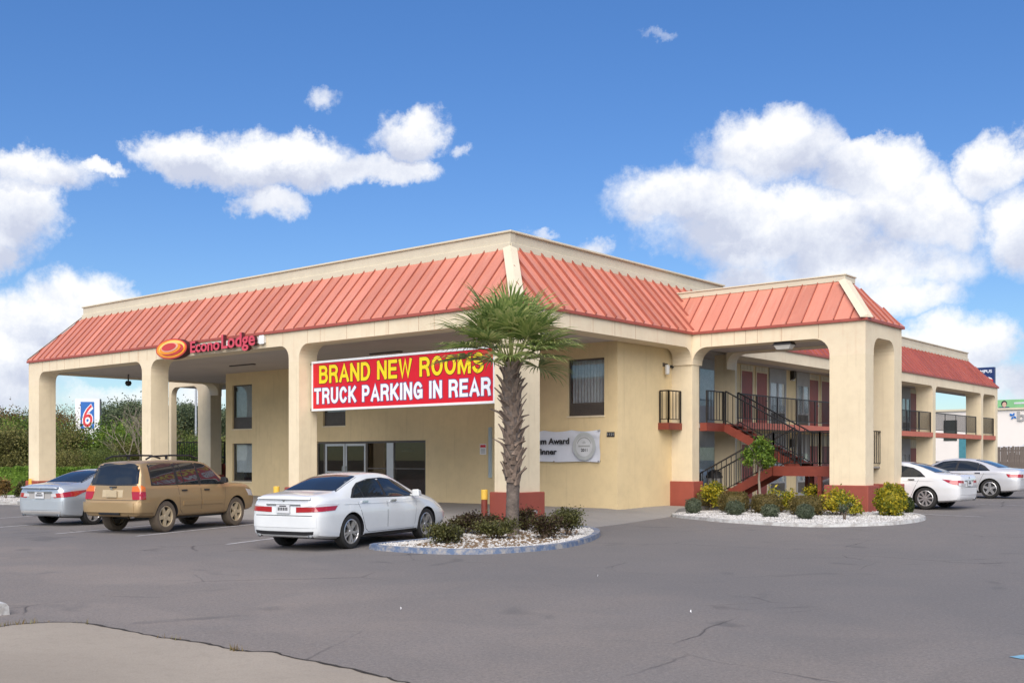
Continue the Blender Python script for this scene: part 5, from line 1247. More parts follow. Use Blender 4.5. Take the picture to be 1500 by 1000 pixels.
CARS['suv'] = dict(dlo=[('q', [(.54, 1.18), (.62, 1.135), (1.42, 1.135)], [(.585, 1.57), (.68, 1.61), (1.42, 1.635)]), ('q', [(1.53, 1.125), (1.72, 1.125)], [(1.53, 1.64), (1.66, 1.64)]), ('w', [(1.76, 1.125), (2.30, 1.122)], [(1.70, 1.64), (2.30, 1.645)]), ('w', [(2.42, 1.12), (3.36, 1.11)], [(2.36, 1.645), (2.55, 1.63), (2.74, 1.595), (3.0, 1.46), (3.36, 1.12)])],
    trim=suv_trim, doors=[([(1.50, .52), (1.62, .42), (2.34, .42)], [(1.46, 1.115), (2.34, 1.11)]), ([(2.36, .42), (3.30, .42)], [(2.36, 1.11), (3.42, 1.095)])], dmid=[1.9, 2.9], handles=[(1.68, .985), (2.58, .98)], handlemat='plastic', mold=[(1.62, 2.33), (2.38, 3.26)], mirror=(3.22, 1.20), mirrormat='plastic',
    tail=[('bumper_corner', 'p_gold', [(-.30, .50), (.36, .49)], [(-.28, .725), (.36, .75)], .05), ('tail_lamp', 'lampred', [(-.16, .80), (.14, .80)], [(-.17, .98), (.14, .98)], .014), ('tail_lamp', 'lampamber', [(-.17, .983), (.14, .983)], [(-.15, 1.10), (.05, 1.13), (.13, 1.09)], .014)],
    rear=[('bumper', 'paint', [(-.72, .50), (.72, .50)], [(-.70, .725), (.70, .725)], .055, .09), ('tow_cover', 'plastic', [(-.30, .44), (.30, .44)], [(-.30, .50), (.30, .50)], .05, .06), ('tailgate_gap', 'plastic', [(-.74, .78), (.74, .78)], [(-.74, .79), (.74, .79)], .004, .01), ('plate_recess', 'rimdust', [(-.30, .85), (.30, .85)], [(-.30, 1.02), (.30, 1.02)], .006, .01), ('gate_latch', 'plastic', [(-.10, 1.075), (.10, 1.075)], [(-.10, 1.10), (.10, 1.10)], .03, .03)],
    head=([(4.45, .78), (4.80, .76)], [(4.35, .96), (4.80, .90)]), skirt=(1.45, 3.35, .35, .43), skirtpaint=True, plate=(.055, .93), platemat='rimdust', emblem=(.05, 1.05), exh=1, exy=.55, exz=.40,
    back=([(-.70, 1.17), (0, 1.14), (.70, 1.17)], [(-.62, 1.625), (0, 1.645), (.62, 1.625)]), backtrim=([(-.76, 1.13), (0, 1.115), (.76, 1.13)], [(-.645, 1.65), (0, 1.665), (.645, 1.65)]), backdir='rearglass',
    wind=([(2.80, -.58), (2.78, 0), (2.80, .58)], [(3.60, -.70), (3.66, 0), (3.60, .70)]), winddir='top')
M['p_white'] = mat_paint('white car paint', (.68, .70, .70), .0, .28)
M['p_white2'] = mat_paint('bright white car paint', (.68, .68, .68), .0, .26)
M['p_silver'] = mat_paint('silver blue car paint', (.50, .545, .58), .45, .30)
M['p_champ'] = mat_paint('pale silver car paint', (.68, .68, .69), .35, .3)
M['p_gold'] = mat_paint('dusty gold car paint', (.41, .285, .145), .40, .28, dust=.42, dustcol=(.35, .235, .115))
car('white_sedan', 'white sedan parked nearest the palm island', SEDAN, 'p_white', GP(509, 803), (-.235, .972), lscale=1.02, wide=.95)
car('gold_car', 'dusty gold off road wagon with roof rails', SUV, 'p_gold', GP(238, 779), (-.31, .951), lscale=.945, wide=.92, zscale=.98, wheel_r=.375, tyre_w=.25, axles=(1.02, 3.89), style='suv', rims='five', tyre='dustrubber', rimm='rimdust')
car('silver_sedan', 'silver sedan parked left of the dusty gold wagon', SEDAN, 'p_silver', GP(133, 768), (-.30, .954), style='altima', rims='star', wide=.94)
car('white_sedan', 'white sedan behind the big porch columns', SEDAN, 'p_white2', GP(1357, 746), (-1, .04), style='camry', rims='cover', side_right=False)
car('pale_sedan', 'pale silver older sedan at the right edge before the wing', SEDAN, 'p_champ', GP(1451, 729.5), (-1, .04), style='lexus', rims='five', side_right=False, zscale=.98)
# lamp cluster badge of the wagon is left plain: it is covered in dust
# ------------------------------------------------------------------ plants
rng = np.random.default_rng(11)
def leaf_mesh(name, pts, size, mat, aspect=.5, flat=.0, outward=None, droop=.0):
    # one small folded leaf (two triangles) at every point, turned at random
    n = len(pts); P = np.asarray(pts, np.float64)
    d = rng.normal(size=(n, 3))
    if outward is not None: d = d*.8 + outward*1.0
    d[:, 2] -= droop; d /= np.linalg.norm(d, axis=1)[:, None] + 1e-9
    s = rng.normal(size=(n, 3)); s -= d*(s*d).sum(1)[:, None]; s /= np.linalg.norm(s, axis=1)[:, None] + 1e-9
    L = size*rng.uniform(.6, 1.35, n)[:, None]
    a = P - d*L*.5; c = P + d*L*.5; b = P + s*L*aspect*.5; e = P - s*L*aspect*.5
    V = np.stack([a, b, c, e], 1).reshape(-1, 3)
    me = bpy.data.meshes.new(name); me.vertices.add(4*n); me.vertices.foreach_set('co', V.ravel().astype(np.float32))
    me.loops.add(4*n); me.loops.foreach_set('vertex_index', np.arange(4*n, dtype=np.int32)); me.polygons.add(n)
    me.polygons.foreach_set('loop_start', np.arange(0, 4*n, 4, dtype=np.int32)); me.polygons.foreach_set('loop_total', np.full(n, 4, np.int32))
    me.materials.append(mat); me.update(calc_edges=True); me.validate(); return me
def blob_pts(n, rx, ry, rz, pw=2.0, shell=.35, lump=.12, flat_top=False):
    d = rng.normal(size=(n, 3)); d /= np.linalg.norm(d, axis=1)[:, None]
    k = (np.abs(d)**pw).sum(1)**(-1/pw)
    lum = 1 + lump*np.sin(d[:, 0]*7 + rng.uniform(0, 6))*np.sin(d[:, 1]*6 + rng.uniform(0, 6)) + lump*.6*np.sin(d[:, 2]*9 + d[:, 0]*5)
    r = (1 - shell*rng.random(n)**1.6)*k*lum
    return d*r[:, None]*np.array([rx, ry, rz]), d
BUSH = {}
def bush(kind, px, pyb, w_px, h_px, label, mat, group=None, pw=2.0, n=2200, size=.05, lump=.10, lift=.0, loose=False, stem=True, name='bush', depth=None):
    g = GP(px, pyb) if depth is None else VP(px, depth)
    if depth is not None: g.z = gz(g.x, g.y)
    dep = g.x*CF[0] + g.y*CF[1]; W = w_px*dep/1553; Hh = h_px*dep/1553*1.02
    t = thing(name, label, kind, (g.x, g.y, g.z + .04), rng.uniform(0, 6), group)
    rz = Hh*(1-lift)/2
    pts, d = blob_pts(n, W/2, W/2, rz, pw, .30 if not loose else .75, lump if not loose else .3)
    if loose:   # upright sprays with gaps
        k = 9; cen = np.stack([rng.uniform(-.62, .62, k)*W/2, rng.uniform(-.62, .62, k)*W/2, rng.uniform(-.4, .75, k)*rz], 1)
        pts = cen[rng.integers(0, k, n)] + rng.normal(size=(n, 3))*np.array([W*.13, W*.13, rz*.24])
        d = rng.normal(size=(n, 3)) + np.array([0, 0, .5]); d /= np.linalg.norm(d, axis=1)[:, None]
    pts[:, 2] += Hh - rz
    pts[:, 2] = np.maximum(pts[:, 2], .01)
    me = leaf_mesh('foliage', pts, size, mat, .55, outward=d); o = lk(bpy.data.objects.new('foliage', me), t); o['kind'] = 'stuff'
    b = MB()
    for k in range(7):
        a = rng.uniform(0, 6.28); r0 = .03*W; p1 = (math.cos(a)*W*.28, math.sin(a)*W*.28, Hh*rng.uniform(.55, .9)); pm = (math.cos(a)*W*.10, math.sin(a)*W*.10, Hh*.35)
        b.tube([(r0*math.cos(a), r0*math.sin(a), -.05), pm, p1], [.014, .010, .004], 5)
    b.build('stem', M['bark'], t)
    if not loose:
        bm = bmesh.new(); bmesh.ops.create_icosphere(bm, subdivisions=3, radius=1)
        for v in bm.verts:
            q = np.array(v.co); kk = (np.abs(q)**pw).sum()**(-1/pw); v.co = Vector((q[0]*kk*W/2*.80, q[1]*kk*W/2*.80, q[2]*kk*rz*.80 + Hh - rz))
        m2 = bpy.data.meshes.new('inner_foliage'); bm.to_mesh(m2); bm.free(); m2.materials.append(mat); lk(bpy.data.objects.new('inner_foliage', m2), t)
    return t
GB = 'clipped bushes in the gravel bed'
for px, y0, y1, w, lb_ in ((1015.5, 732, 755, 23, 'first small grey green clipped bush from the red column base'), (1076.5, 735.6, 757, 25, 'second small grey green clipped bush from the left in the gravel bed'), (1128, 741, 760, 24, 'third small grey green clipped bush from the left in the gravel bed'), (1179.5, 741, 763, 25, 'fourth small grey green clipped bush, nearest the big porch column')):
    bush('bush', px, y1, w, y1-y0, lb_, M['lf_blue'], GB, 2.8, 2300, .040, .10)
for px, y0, y1, w, lb_ in ((1023.5, 721, 749, 39, 'brown topped boxy bush right beside the smaller red column base'), (1075, 724, 753, 39, 'brown topped boxy bush second from left behind the small ones'), (1122, 727.5, 754, 38, 'brown topped boxy bush at the foot of the little tree'), (1182, 730, 757, 45, 'widest brown topped bush, just left of the yellow shrubs')):
    bush('bush', px, y1, w*1.12, (y1-y0)*1.05, lb_, M['lf_boxtop'], GB, 3.2, 3800, .048, .09)
GY = 'yellow leaved shrubs in the gravel bed'
for px, y0, y1, w, n_, lb_, mt in ((1043, 711, 750, 30, 800, 'green and yellow shrub between the first two boxy bushes', 'lf_yellow'), (1145, 717, 753, 34, 480, 'sparse yellow shrub right of the little tree trunk', 'lf_yellow'), (1190, 716, 747, 34, 700, 'bright yellow shrub behind the widest boxy bush', 'lf_yellow'), (1229, 719, 757, 50, 1300, 'broad yellow shrub in front of the big porch column base', 'lf_yellow'), (1252, 743, 759, 19, 240, 'lowest tiny yellow shrub at the front of the gravel bed', 'lf_yellow')):
    bush('shrub', px, y1, w*1.15, (y1-y0)*1.08, lb_, M[mt], GY, 2, int(n_*1.9), .085, loose=True, name='yellow_shrub')
bush('shrub', 1305.5, 758, 43, 45, 'full rounded yellow green shrub at the right end of the gravel bed', M['lf_yellow'], GY, 2.6, 3000, .075, .14, name='yellow_shrub')
bush('bush', 1331, 754, 16, 24, 'small dark green ball bush at the right end of the gravel bed', M['lf_box'], GB, 2.2, 1400, .045, .05)
bush('shrub', 1237, 764, 20, 24, 'thin stemmed grey green plant before the big column base', M['lf_blue'], None, 2, 330, .06, loose=True, lift=.4, name='stem_plant')
GI = 'shrubs round the palm'
for px, y0, y1, w, mt, lb_ in ((653, 768, 800, 40, 'lf_mixed', 'olive green shrub at the left tip of the palm island'), (681, 757, 786, 36, 'lf_purple', 'leftmost dark bronze shrub on the palm island'), (705, 755, 786, 40, 'lf_purple', 'dark bronze shrub behind the olive one left of the palm'), (728, 764, 793, 48, 'lf_mixed', 'olive shrub directly left of the palm trunk'), (769, 750, 780, 28, 'lf_purple', 'dark bronze shrub just right of the palm trunk'), (799, 757, 793, 40, 'lf_purple', 'wide dark bronze shrub right of the palm'), (832, 752, 788, 42, 'lf_mixed', 'olive green shrub at the right end of the palm island')):
    bush('shrub', px, y1, w*1.3, (y1-y0)*1.08, lb_, M[mt], GI, 2, 2900, .055, loose=True, name='shrub')
    # a second, denser layer of the same shrub
# little standard tree
g = GP(1112, 749); dep = g.x*CF[0] + g.y*CF[1]; k = dep/1553
lt = thing('small_tree', 'little round headed tree on a thin bare trunk before the stair', 'tree', g)
b = MB(); b.tube([(0, 0, -.1), (.03, 0, .5), (-.02, .02, 1.0), (.02, .02, 1.5)], [.05, .042, .035, .03], 8)
for i in range(9): a = i*2.4; b.tube([(.02, .02, 1.3 + .03*i), (.22*math.cos(a), .22*math.sin(a), 1.62 + .03*i), (.40*math.cos(a), .40*math.sin(a), 1.70 + .05*i)], [.018, .012, .005], 5)
b.build('trunk', M['barebark'], lt, smooth=60)
cz = (749-664)*k; pts = []
for i in range(26):
    a = rng.uniform(0, 6.28); rr = math.sqrt(rng.random())*.42; zz = rng.uniform(-.36, .46)*(1 - .5*rr) ; q = np.array([rr*math.cos(a)*(1 - max(0, zz)*.9), rr*math.sin(a)*(1 - max(0, zz)*.9), cz + zz - .03]); pts.append(q + rng.normal(size=(130, 3))*.085)
me = leaf_mesh('crown', np.concatenate(pts), .085, M['lf_tree'], .6); o = lk(bpy.data.objects.new('crown', me), lt); o['kind'] = 'stuff'

# ---- palm
pg = GP(749, 787); pdep = pg.x*CF[0] + pg.y*CF[1]; HT = (787 - 530)*pdep/1553
palm = thing('palm_tree', 'fan palm with shaggy upper trunk on the kerbed island', 'palm', pg)
b = MB(); prof = [(0, .20), (.12, .175), (.35, .150), (.9, .142), (1.3, .150), (1.8, .170), (HT*.85, .185), (HT, .13)]
pr2 = []
for i in range(60):
    z = HT*i/59; r = np.interp(z, [p[0] for p in prof], [p[1] for p in prof]); pr2.append((r*(1 + (.035 if i % 2 else -.02)), z - .08 if i == 0 else z))
b.lathe(pr2, 18, axis='z'); 
b.v = [(x + .04*math.sin(z*.9), y + .02*math.sin(z*1.3), z) for x, y, z in b.v]; b.build('trunk', M['trunk'], palm, smooth=30)
bms = []
for i in range(4):
    b = MB(); L_b = (.26, .31, .22, .35)[i]; w = (.085, .075, .09, .07)[i]
    # flattened stub: wide clasping foot, narrow frayed tip
    sec_ = [(0, w, .05), (.45, w*.62, .035), (1, w*.34, .016)]; pv = None
    for j, (tt, hw, th) in enumerate(sec_):
        q = [(-.02 + .06*tt*tt*(1 + i*.4), -hw, L_b*tt), (-.02 + .06*tt*tt*(1 + i*.4), hw, L_b*tt), (-.02 + .06*tt*tt*(1 + i*.4) + th, hw*.7, L_b*tt), (-.02 + .06*tt*tt*(1 + i*.4) + th, -hw*.7, L_b*tt)]
        if pv: b.hexa(pv, q)
        pv = q
    bms.append(b.mesh('leaf_base', M['boot']))
nb = 104
for i in range(nb):
    f = i/nb; z = 1.28 + (HT - 1.30)*f; a = i*2.39996 + random.uniform(-.2, .2); r = np.interp(z, [p[0] for p in prof], [p[1] for p in prof])
    o = bpy.data.objects.new('leaf_base', bms[i % 4]); o.location = (math.cos(a)*(r-.015) + .04*math.sin(z*.9), math.sin(a)*(r-.015), z - .1)
    tilt = random.uniform(.05, .30) + (.45 if random.random() < .22 else 0) + .15*f
    o.rotation_euler = Matrix.Rotation(a, 3, 'Z').to_euler() if False else (Matrix.Rotation(a, 3, 'Z') @ Matrix.Rotation(tilt, 3, 'Y') @ Matrix.Rotation(random.uniform(-.25, .25), 3, 'X')).to_euler()
    sc_ = random.uniform(.8, 1.2); o.scale = (sc_, sc_, sc_); lk(o, palm)
def frond(az, el, pet, blade, seed):
    r = random.Random(seed); b = MB(); base = Vector((.06*math.cos(az) + .04*math.sin(HT*.9), .06*math.sin(az), HT - .10 + r.uniform(-.12, .12)))
    D = Vector((math.cos(az)*math.cos(el), math.sin(az)*math.cos(el), math.sin(el)))
    p1 = base + D*pet*.55; ob = 1 - math.sin(el)*.75; D2 = (D + Vector((math.cos(az), math.sin(az), 0))*.55*ob - Vector((0, 0, .62*ob))).normalized(); p2 = p1 + D2*pet*.45
    b.tube([base, p1, p2], [.020, .013, .010], 6, k=1)
    S = D2.cross(Vector((0, 0, 1))); S = S.normalized() if S.length > .1 else Vector((-math.sin(az), math.cos(az), 0)); N = S.cross(D2).normalized()
    nb_ = 36
    for i in range(nb_):
        t = -1 + 2*(i+.5)/nb_; a = t*R_(135); ln = blade*(1.0 - .33*abs(t)**1.5)*r.uniform(.88, 1.08)
        # costa curls back: outer blades spring from a little behind the tip
        o_ = p2 - D2*abs(t)*.03
        d = (D2*math.cos(a) + S*math.sin(a) + N*(.30*abs(t) + r.uniform(-.05, .10))).normalized()
        side = d.cross(N + S*.3*t).normalized(); w = .017*r.uniform(.85, 1.15); pv = None; pos = o_.copy(); dd = d.copy(); nseg = 5
        for j in range(nseg+1):
            f = j/nseg; ww = w*(.35 + 1.3*min(1, f*2.2))*(1 - max(0, f-.35)/.65)**.8 + .0012
            up = side.cross(dd).normalized()
            q = (pos - side*ww + up*ww*.45, pos.copy(), pos + side*ww + up*ww*.45)
            if pv: b.add([*pv, *q], [(0, 1, 4, 3), (1, 2, 5, 4)])
            pv = q; dr = (.10 + 1.2*f**2.5)*r.uniform(.4, 1.4); dd = (dd + Vector((0, 0, -dr))*(.42 if f > .25 else .14)).normalized(); pos = pos + dd*ln/nseg
    me = bpy.data.meshes.new('frond'); me.from_pydata([tuple(v) for v in b.v], [], b.f); me.materials.append(M['frond']); me.materials.append(M['petiole']); me.polygons.foreach_set('material_index', b.k); me.polygons.foreach_set('use_smooth', [True]*len(me.polygons))
    return lk(bpy.data.objects.new('frond', me), palm)
NF = 35
for i in range(NF):
    f = i/(NF-1); el = R_(84 - 66*f**1.15 + random.uniform(-8, 8)); az = i*2.39996 + random.uniform(-.25, .25)
    frond(az, el, random.uniform(.95, 1.25) - .15*f, random.uniform(.80, 1.0), 100 + i)

# ---- left hedge, thicket, pines
def box_leaves(n, lx, ly, lz):
    f = rng.integers(0, 5, n); p = rng.uniform(-1, 1, (n, 3)); 
    p[f < 2, 2] = rng.uniform(.80, 1.08, (f < 2).sum()); p[f == 2, 1] = -rng.uniform(.8, 1.08, (f == 2).sum()); p[f == 3, 1] = rng.uniform(.8, 1.05, (f == 3).sum()); p[f == 4, 0] = rng.choice([-1, 1], (f == 4).sum())*rng.uniform(.85, 1.04, (f == 4).sum())
    p[:, 2] += .10*np.sin(p[:, 0]*7 + 1)*np.sin(p[:, 0]*17); d = np.sign(p)*(np.abs(p) > .78)
    return p*np.array([lx/2, ly/2, lz/2]) + np.array([0, 0, lz/2]), d + np.array([0, 0, .3])
for px0, px1, dep, top, lb_ in ((-70, 46, 47, 685.5, 'bright clipped hedge left of the leftmost column'), (74, 122, 51, 686.5, 'bright clipped hedge right of the leftmost column, above the silver sedan'), (124, 175, 53, 685, 'bright clipped hedge farthest right, behind the gold wagon')):
    p0, p1 = VP(px0, dep), VP(px1, dep + 1.5); c = (p0+p1)/2; c.z = gz(c.x, c.y); ln = (p1-p0).length; hh = EYE - (top-671)/1553*dep - c.z
    t = thing('hedge', lb_, 'hedge', c, math.atan2((p1-p0).y, (p1-p0).x)); pts, d = box_leaves(int(1500*ln), ln, 1.3, hh)
    o = lk(bpy.data.objects.new('foliage', leaf_mesh('foliage', pts, .10, M['lf_hedge'], .55, outward=d*.8)), t); o['kind'] = 'stuff'
    b = MB(); b.box(-ln/2+.12, ln/2-.12, -.5, .5, .05, hh-.14); b.build('inner_foliage', M['lf_hedge'], t)
    b = MB()
    for k in range(int(ln*2)): x = -ln/2 + .25 + k*.5; b.cyl((x, 0, -.1), (x + .05, .05, hh*.6), .03, .015, 5)
    b.build('stem', M['bark'], t)
for px, dep, w, h, lb_ in ((8, 44.5, 26, 30, 'rusty dry shrub at the left frame edge below the hedge'), (30, 45, 16, 24, 'dry olive shrub touching the leftmost column base')):
    bush('shrub', px, 0, w, h, lb_, M['lf_wood3' if px < 20 else 'lf_mixed'], None, n=700, size=.12, loose=True, depth=dep, name='dry_shrub')
bush('bush', 263, 0, 36, 44, 'glossy green bush before the far stair landing', M['lf_tree'], None, 2.0, 2600, .12, .15, depth=52, name='bush')

def tree_proto(kind, H_, W_, mat, n, size, clumps, base=.12, name='thicket_tree', trunk_r=.12, pine=False):
    cr = []; tips = []
    for i in range(clumps):
        if pine: f = i/clumps; zz = H_*(.35 + .62*f); rr = W_/2*(1.05 - .8*f**1.5)*math.sqrt(rng.random()); 
        else: zz = H_*(base + (1-base)*rng.random()**.8*.95); rr = W_/2*math.sqrt(rng.random())*(1 - .55*max(0, (zz/H_ - .45))/.55)
        a = rng.uniform(0, 6.28); c = np.array([rr*math.cos(a), rr*math.sin(a), zz]); tips.append(c)
        s = W_*rng.uniform(.07, .14)
        cr.append(c + rng.normal(size=(n//clumps, 3))*np.array([s, s, s*(.75 if not pine else .42)]))
    pts = np.concatenate(cr); pts[:, 2] = np.maximum(pts[:, 2], .05)
    b = MB(); b.tube([(0, 0, -.3), (.05*H_*.1, .02, H_*.4), (-.03, .05, H_*.8)], [trunk_r, trunk_r*.7, trunk_r*.3], 7)
    for c in tips[::2]: z0 = max(.1, c[2]*.55); b.tube([(0, 0, z0), tuple(c*np.array([.5, .5, 1]) - np.array([0, 0, (c[2]-z0)*.35])), tuple(c)], [trunk_r*.35, trunk_r*.2, .015], 4)
    return leaf_mesh('crown', pts, size, mat, .55), b.mesh('trunk', M['bark'])
protos = {}
for k, (H_, W_, mt, n, sz_, cl, pn) in dict(a=(4.6, 5.0, 'lf_wood1', 11500, .135, 70, False), b=(3.8, 4.6, 'lf_wood2', 10500, .13, 64, False), c=(5.2, 4.4, 'lf_wood3', 5200, .15, 50, False), d=(3.2, 4.8, 'lf_tree', 10000, .14, 60, False), e=(9.5, 5.2, 'lf_pine', 8500, .24, 64, True), f=(8.2, 6.4, 'lf_pine', 9000, .25, 70, False)).items():
    protos[k] = tree_proto(k, H_, W_, M[mt], n, sz_, cl, pine=pn, trunk_r=.12 if k in 'abcd' else .2)
TL = dict(a=('thicket_tree', 'mid green bushy tree in the thicket'), b=('thicket_tree', 'olive bushy tree in the thicket'), c=('thicket_tree', 'rusty leaved tree above the thicket'), d=('thicket_tree', 'bright green low tree'), e=('pine_tree', 'dark pine far behind'), f=('broad_tree', 'broad dark tree far behind'))
def plant(k, px, dep, top_y, wk=1.0):
    p = VP(px, dep); me, tm = protos[k]; Hn = {'a': 4.6, 'b': 3.8, 'c': 5.2, 'd': 3.2, 'e': 9.5, 'f': 8.2}[k]
    hh = EYE + (671-top_y)/1553*dep + .35; s = hh/Hn
    where = ' left of the leftmost column' if px < 42 else ' between the two leftmost columns' if px < 150 else ' just left of the second column' if px < 232 else ' seen past the porch columns'
    t = thing(TL[k][0], TL[k][1] + where, 'tree', (p.x, p.y, -.35), rng.uniform(0, 6), 'trees beyond the hedge on the left'); t.scale = (s*wk, s*wk, s)
    c = lk(bpy.data.objects.new('crown', me), t); c['kind'] = 'stuff'; lk(bpy.data.objects.new('trunk', tm), t)
for a in [('b', -60, 60, 612), ('a', -20, 62, 616), ('c', 2, 64, 604), ('a', 34, 66, 616), ('b', 14, 55, 630), ('a', 48, 56, 640), ('b', -38, 54, 640), ('c', 92, 68, 602, .6), ('d', 14, 58, 628), ('d', 100, 60, 640), ('d', 40, 60, 630), ('b', 84, 58, 630), ('a', 112, 60, 662), ('d', 160, 60, 630, 1.1), ('d', 180, 63, 634), ('a', 136, 56, 660, .9), ('b', 188, 58, 652), ('a', 205, 62, 640), ('b', 220, 64, 622), ('d', 118, 57, 668), ('a', 160, 55, 660), ('b', 236, 60, 640), ('a', 262, 66, 636), ('b', 282, 66, 648), ('d', 270, 60, 654), ('a', 300, 68, 640), ('b', 318, 70, 645), ('b', 98, 54, 662), ('a', -90, 58, 620), ('a', 62, 60, 622)]: plant(*a)
for a in [('f', 158, 105, 598), ('f', 178, 112, 592), ('e', 192, 118, 588), ('f', 205, 108, 590), ('e', 222, 115, 594), ('f', 240, 110, 596), ('f', 262, 108, 594), ('e', 276, 116, 590), ('f', 290, 110, 597), ('f', 312, 114, 600), ('e', 330, 118, 600), ('f', -30, 110, 600), ('e', 20, 116, 606), ('f', 56, 108, 604), ('e', 78, 114, 610), ('f', 130, 118, 606), ('f', 350, 112, 606), ('f', -80, 112, 604)]: plant(*a)
# bare tree and pole
p = VP(196, 57); t = thing('bare_tree', 'pale leafless tree before the dark thicket', 'tree', (p.x, p.y, -.3)); b = MB()
def branch(p0, d, ln, r, lev, rr):
    d = d.normalized(); p1 = p0 + d*ln*.5 + Vector((rr.uniform(-.06, .06), rr.uniform(-.06, .06), 0))*ln; p2 = p1 + (d + Vector((0, 0, .12))).normalized()*ln*.5
    b.tube([p0, p1, p2], [r, r*.82, r*.62], 5)
    if lev:
        for k in range(3 if lev > 1 else 4):
            q = (p1, p2, p2, p0.lerp(p2, .75))[k]; dd = d + Vector((rr.uniform(-.8, .8), rr.uniform(-.8, .8), rr.uniform(-.15, .5))); branch(q, dd, ln*rr.uniform(.55, .75), r*.6, lev-1, rr)
rr = random.Random(5)
for k in range(3): branch(Vector((k*.15-.15, 0, 0)), Vector((rr.uniform(-.3, .3), rr.uniform(-.3, .3), 1)), 1.9, .05, 4, rr)
b.build('branches', M['barebark'], t)
p = VP(287, 72); t = thing('light_pole', 'slim grey light pole standing before the far trees', 'pole', (p.x, p.y, -.3)); b = MB(); b.cyl((0, 0, 0), (0, 0, 7.2), .09, .06, 10); b.build('pole', M['steel'], t); b = MB(); b.bar((0, 0, 7.1), (.7, .4, 7.3), .06); b.box(.5, 1.1, .2, .5, 7.25, 7.37); b.build('lamp_head', M['steel'], t)

# ------------------------------------------------------------------ things beyond
# roadside sign with a numeral, left
dd = 74; p = VP(110, dd); q = VP(146, dd + .35); w = (q-p).length; yaw = math.atan2((q-p).y, (q-p).x)
t = thing('pylon_sign', 'white roadside sign with red numeral on blue above the thicket', 'sign', (p.x, p.y, 0), yaw)
zt_ = EYE + (671-583.5)/1553*dd; zb_ = EYE + (671-662)/1553*dd
b = MB(); b.box(0, w, 0, .55, zb_, zt_); b.build('cabinet', M['white'], t, bevel=.02)
b = MB(); b.box(w + .002, w + .03, .0, .55, zb_, zt_)
for k in range(9): b.box(w + .03, w + .05, .05, .5, zb_ + .2 + k*.4, zb_ + .4 + k*.4)
b.build('side_louvre', M['darkmetal'], t)
bx0, bx1 = (118-110)/36*w, (138-110)/36*w; bz1 = EYE + (671-588)/1553*dd; bz0 = EYE + (671-627)/1553*dd
b = MB(); b.box(bx0, bx1, -.02, -.001, bz0, bz1); b.build('blue_panel', M['blue6'], t)
put_text('numeral_outline', '6', bx0 + .10, -.022, bz0 + .02, (bx1-bx0)-.16, (bz1-bz0)-.14, M['white'], t, .004, .055, shear=.18); put_text('numeral', '6', bx0 + .16, -.028, bz0 + .08, (bx1-bx0)-.28, (bz1-bz0)-.26, M['red6'], t, .004, .0, shear=.18)
b = MB(); b.cyl((w/2, .27, -.4), (w/2, .27, zb_), .2, n=12); b.build('pole', M['steel'], t)
# board fence, right
y = 72.0; x0 = dir_of(1452, 671); x0 = x0[0]/x0[1]*y
t = thing('board_fence', 'weathered grey board fence beyond the end of the wing', 'fence', (x0, y, 0)); pm = [None]*4
for i in range(4):
    b = MB(); hh = 2.28 + .05*i % .09; b.box(-.066, .066, -.012, .012, -.35, hh - .02*(i % 2)); pm[i] = b.mesh('plank', M['wood'])
for i in range(85):
    o = bpy.data.objects.new('plank', pm[(i*7) % 4]); o.location = (.07 + i*.14, random.uniform(-.012, .012), random.uniform(-.03, .02)); o.rotation_euler = (0, random.uniform(-.008, .008), 0); lk(o, t)
b = MB()
for z in (.3, 1.2, 2.0): b.box(0, 12, .02, .07, z, z + .09)
b.build('rail', M['wood'], t)
b = MB(); b.box(-30, 30, 78, 130, -1, 1.25); o = b.build('embankment', M['earth']); o['kind'] = 'structure'
# store
yS = 118.0
def sx_(px): d = dir_of(px, 671); return d[0]/d[1]*yS
def sz_f(py, px=1480): d = dir_of(px, py); return EYE + d[2]/d[1]*yS
t = thing('store', 'long pale store building with blue leaf emblem beyond the fence', 'store', (sx_(1340), yS, 1.25)); wS = sx_(1640) - sx_(1340)
b = MB(); b.box(0, wS, 0, 20, 0, sz_f(600) - 1.25); b.build('wall', M['storewall'], t); b = MB(); b.box(-.2, wS + .2, -.2, 20, sz_f(600) - 1.247, sz_f(597) - 1.25); b.build('roof_edge', M['trim'], t)
b = MB(); x = sx_(1405) - sx_(1340); b.box(x, x + 2.2, -.06, -.005, 0, 2.6); b.build('door', mat_plain('teal door', (.06, .22, .26), .5), t)
b = MB(); b.box(x - 1.6, x - .2, -.06, -.005, 2.2, 4.4); b.build('window', M['carglass'], t)
put_text('lettering', 'b', sx_(1490.5) - sx_(1340), -.02, sz_f(617) - 1.25, sx_(1503) - sx_(1490.5), sz_f(602.5) - sz_f(617), M['greypanel'], t, .1, .03)
lx = sx_(1484) - sx_(1340); lz = sz_f(609.5) - 1.25; sc_ = (sx_(1489) - sx_(1479))/2
b = MB()
for ang, ln in ((2.4, 1.1), (1.2, 1.0), (-.5, 1.0), (-1.9, .9)):
    pts = [(lx + sc_*ln*(.15*math.cos(ang) + t_*math.cos(ang) - w_*math.sin(ang)), lz + sc_*ln*(.15*math.sin(ang) + t_*math.sin(ang) + w_*math.cos(ang))) for t_, w_ in ((0, 0), (.3, .28), (.7, .25), (1.0, 0), (.7, -.25), (.3, -.28))]
    b.prism(pts, lambda u, w: (u, -.10, w), lambda u, w: (u, -.02, w))
b.build('emblem', M['logoblue'], t)
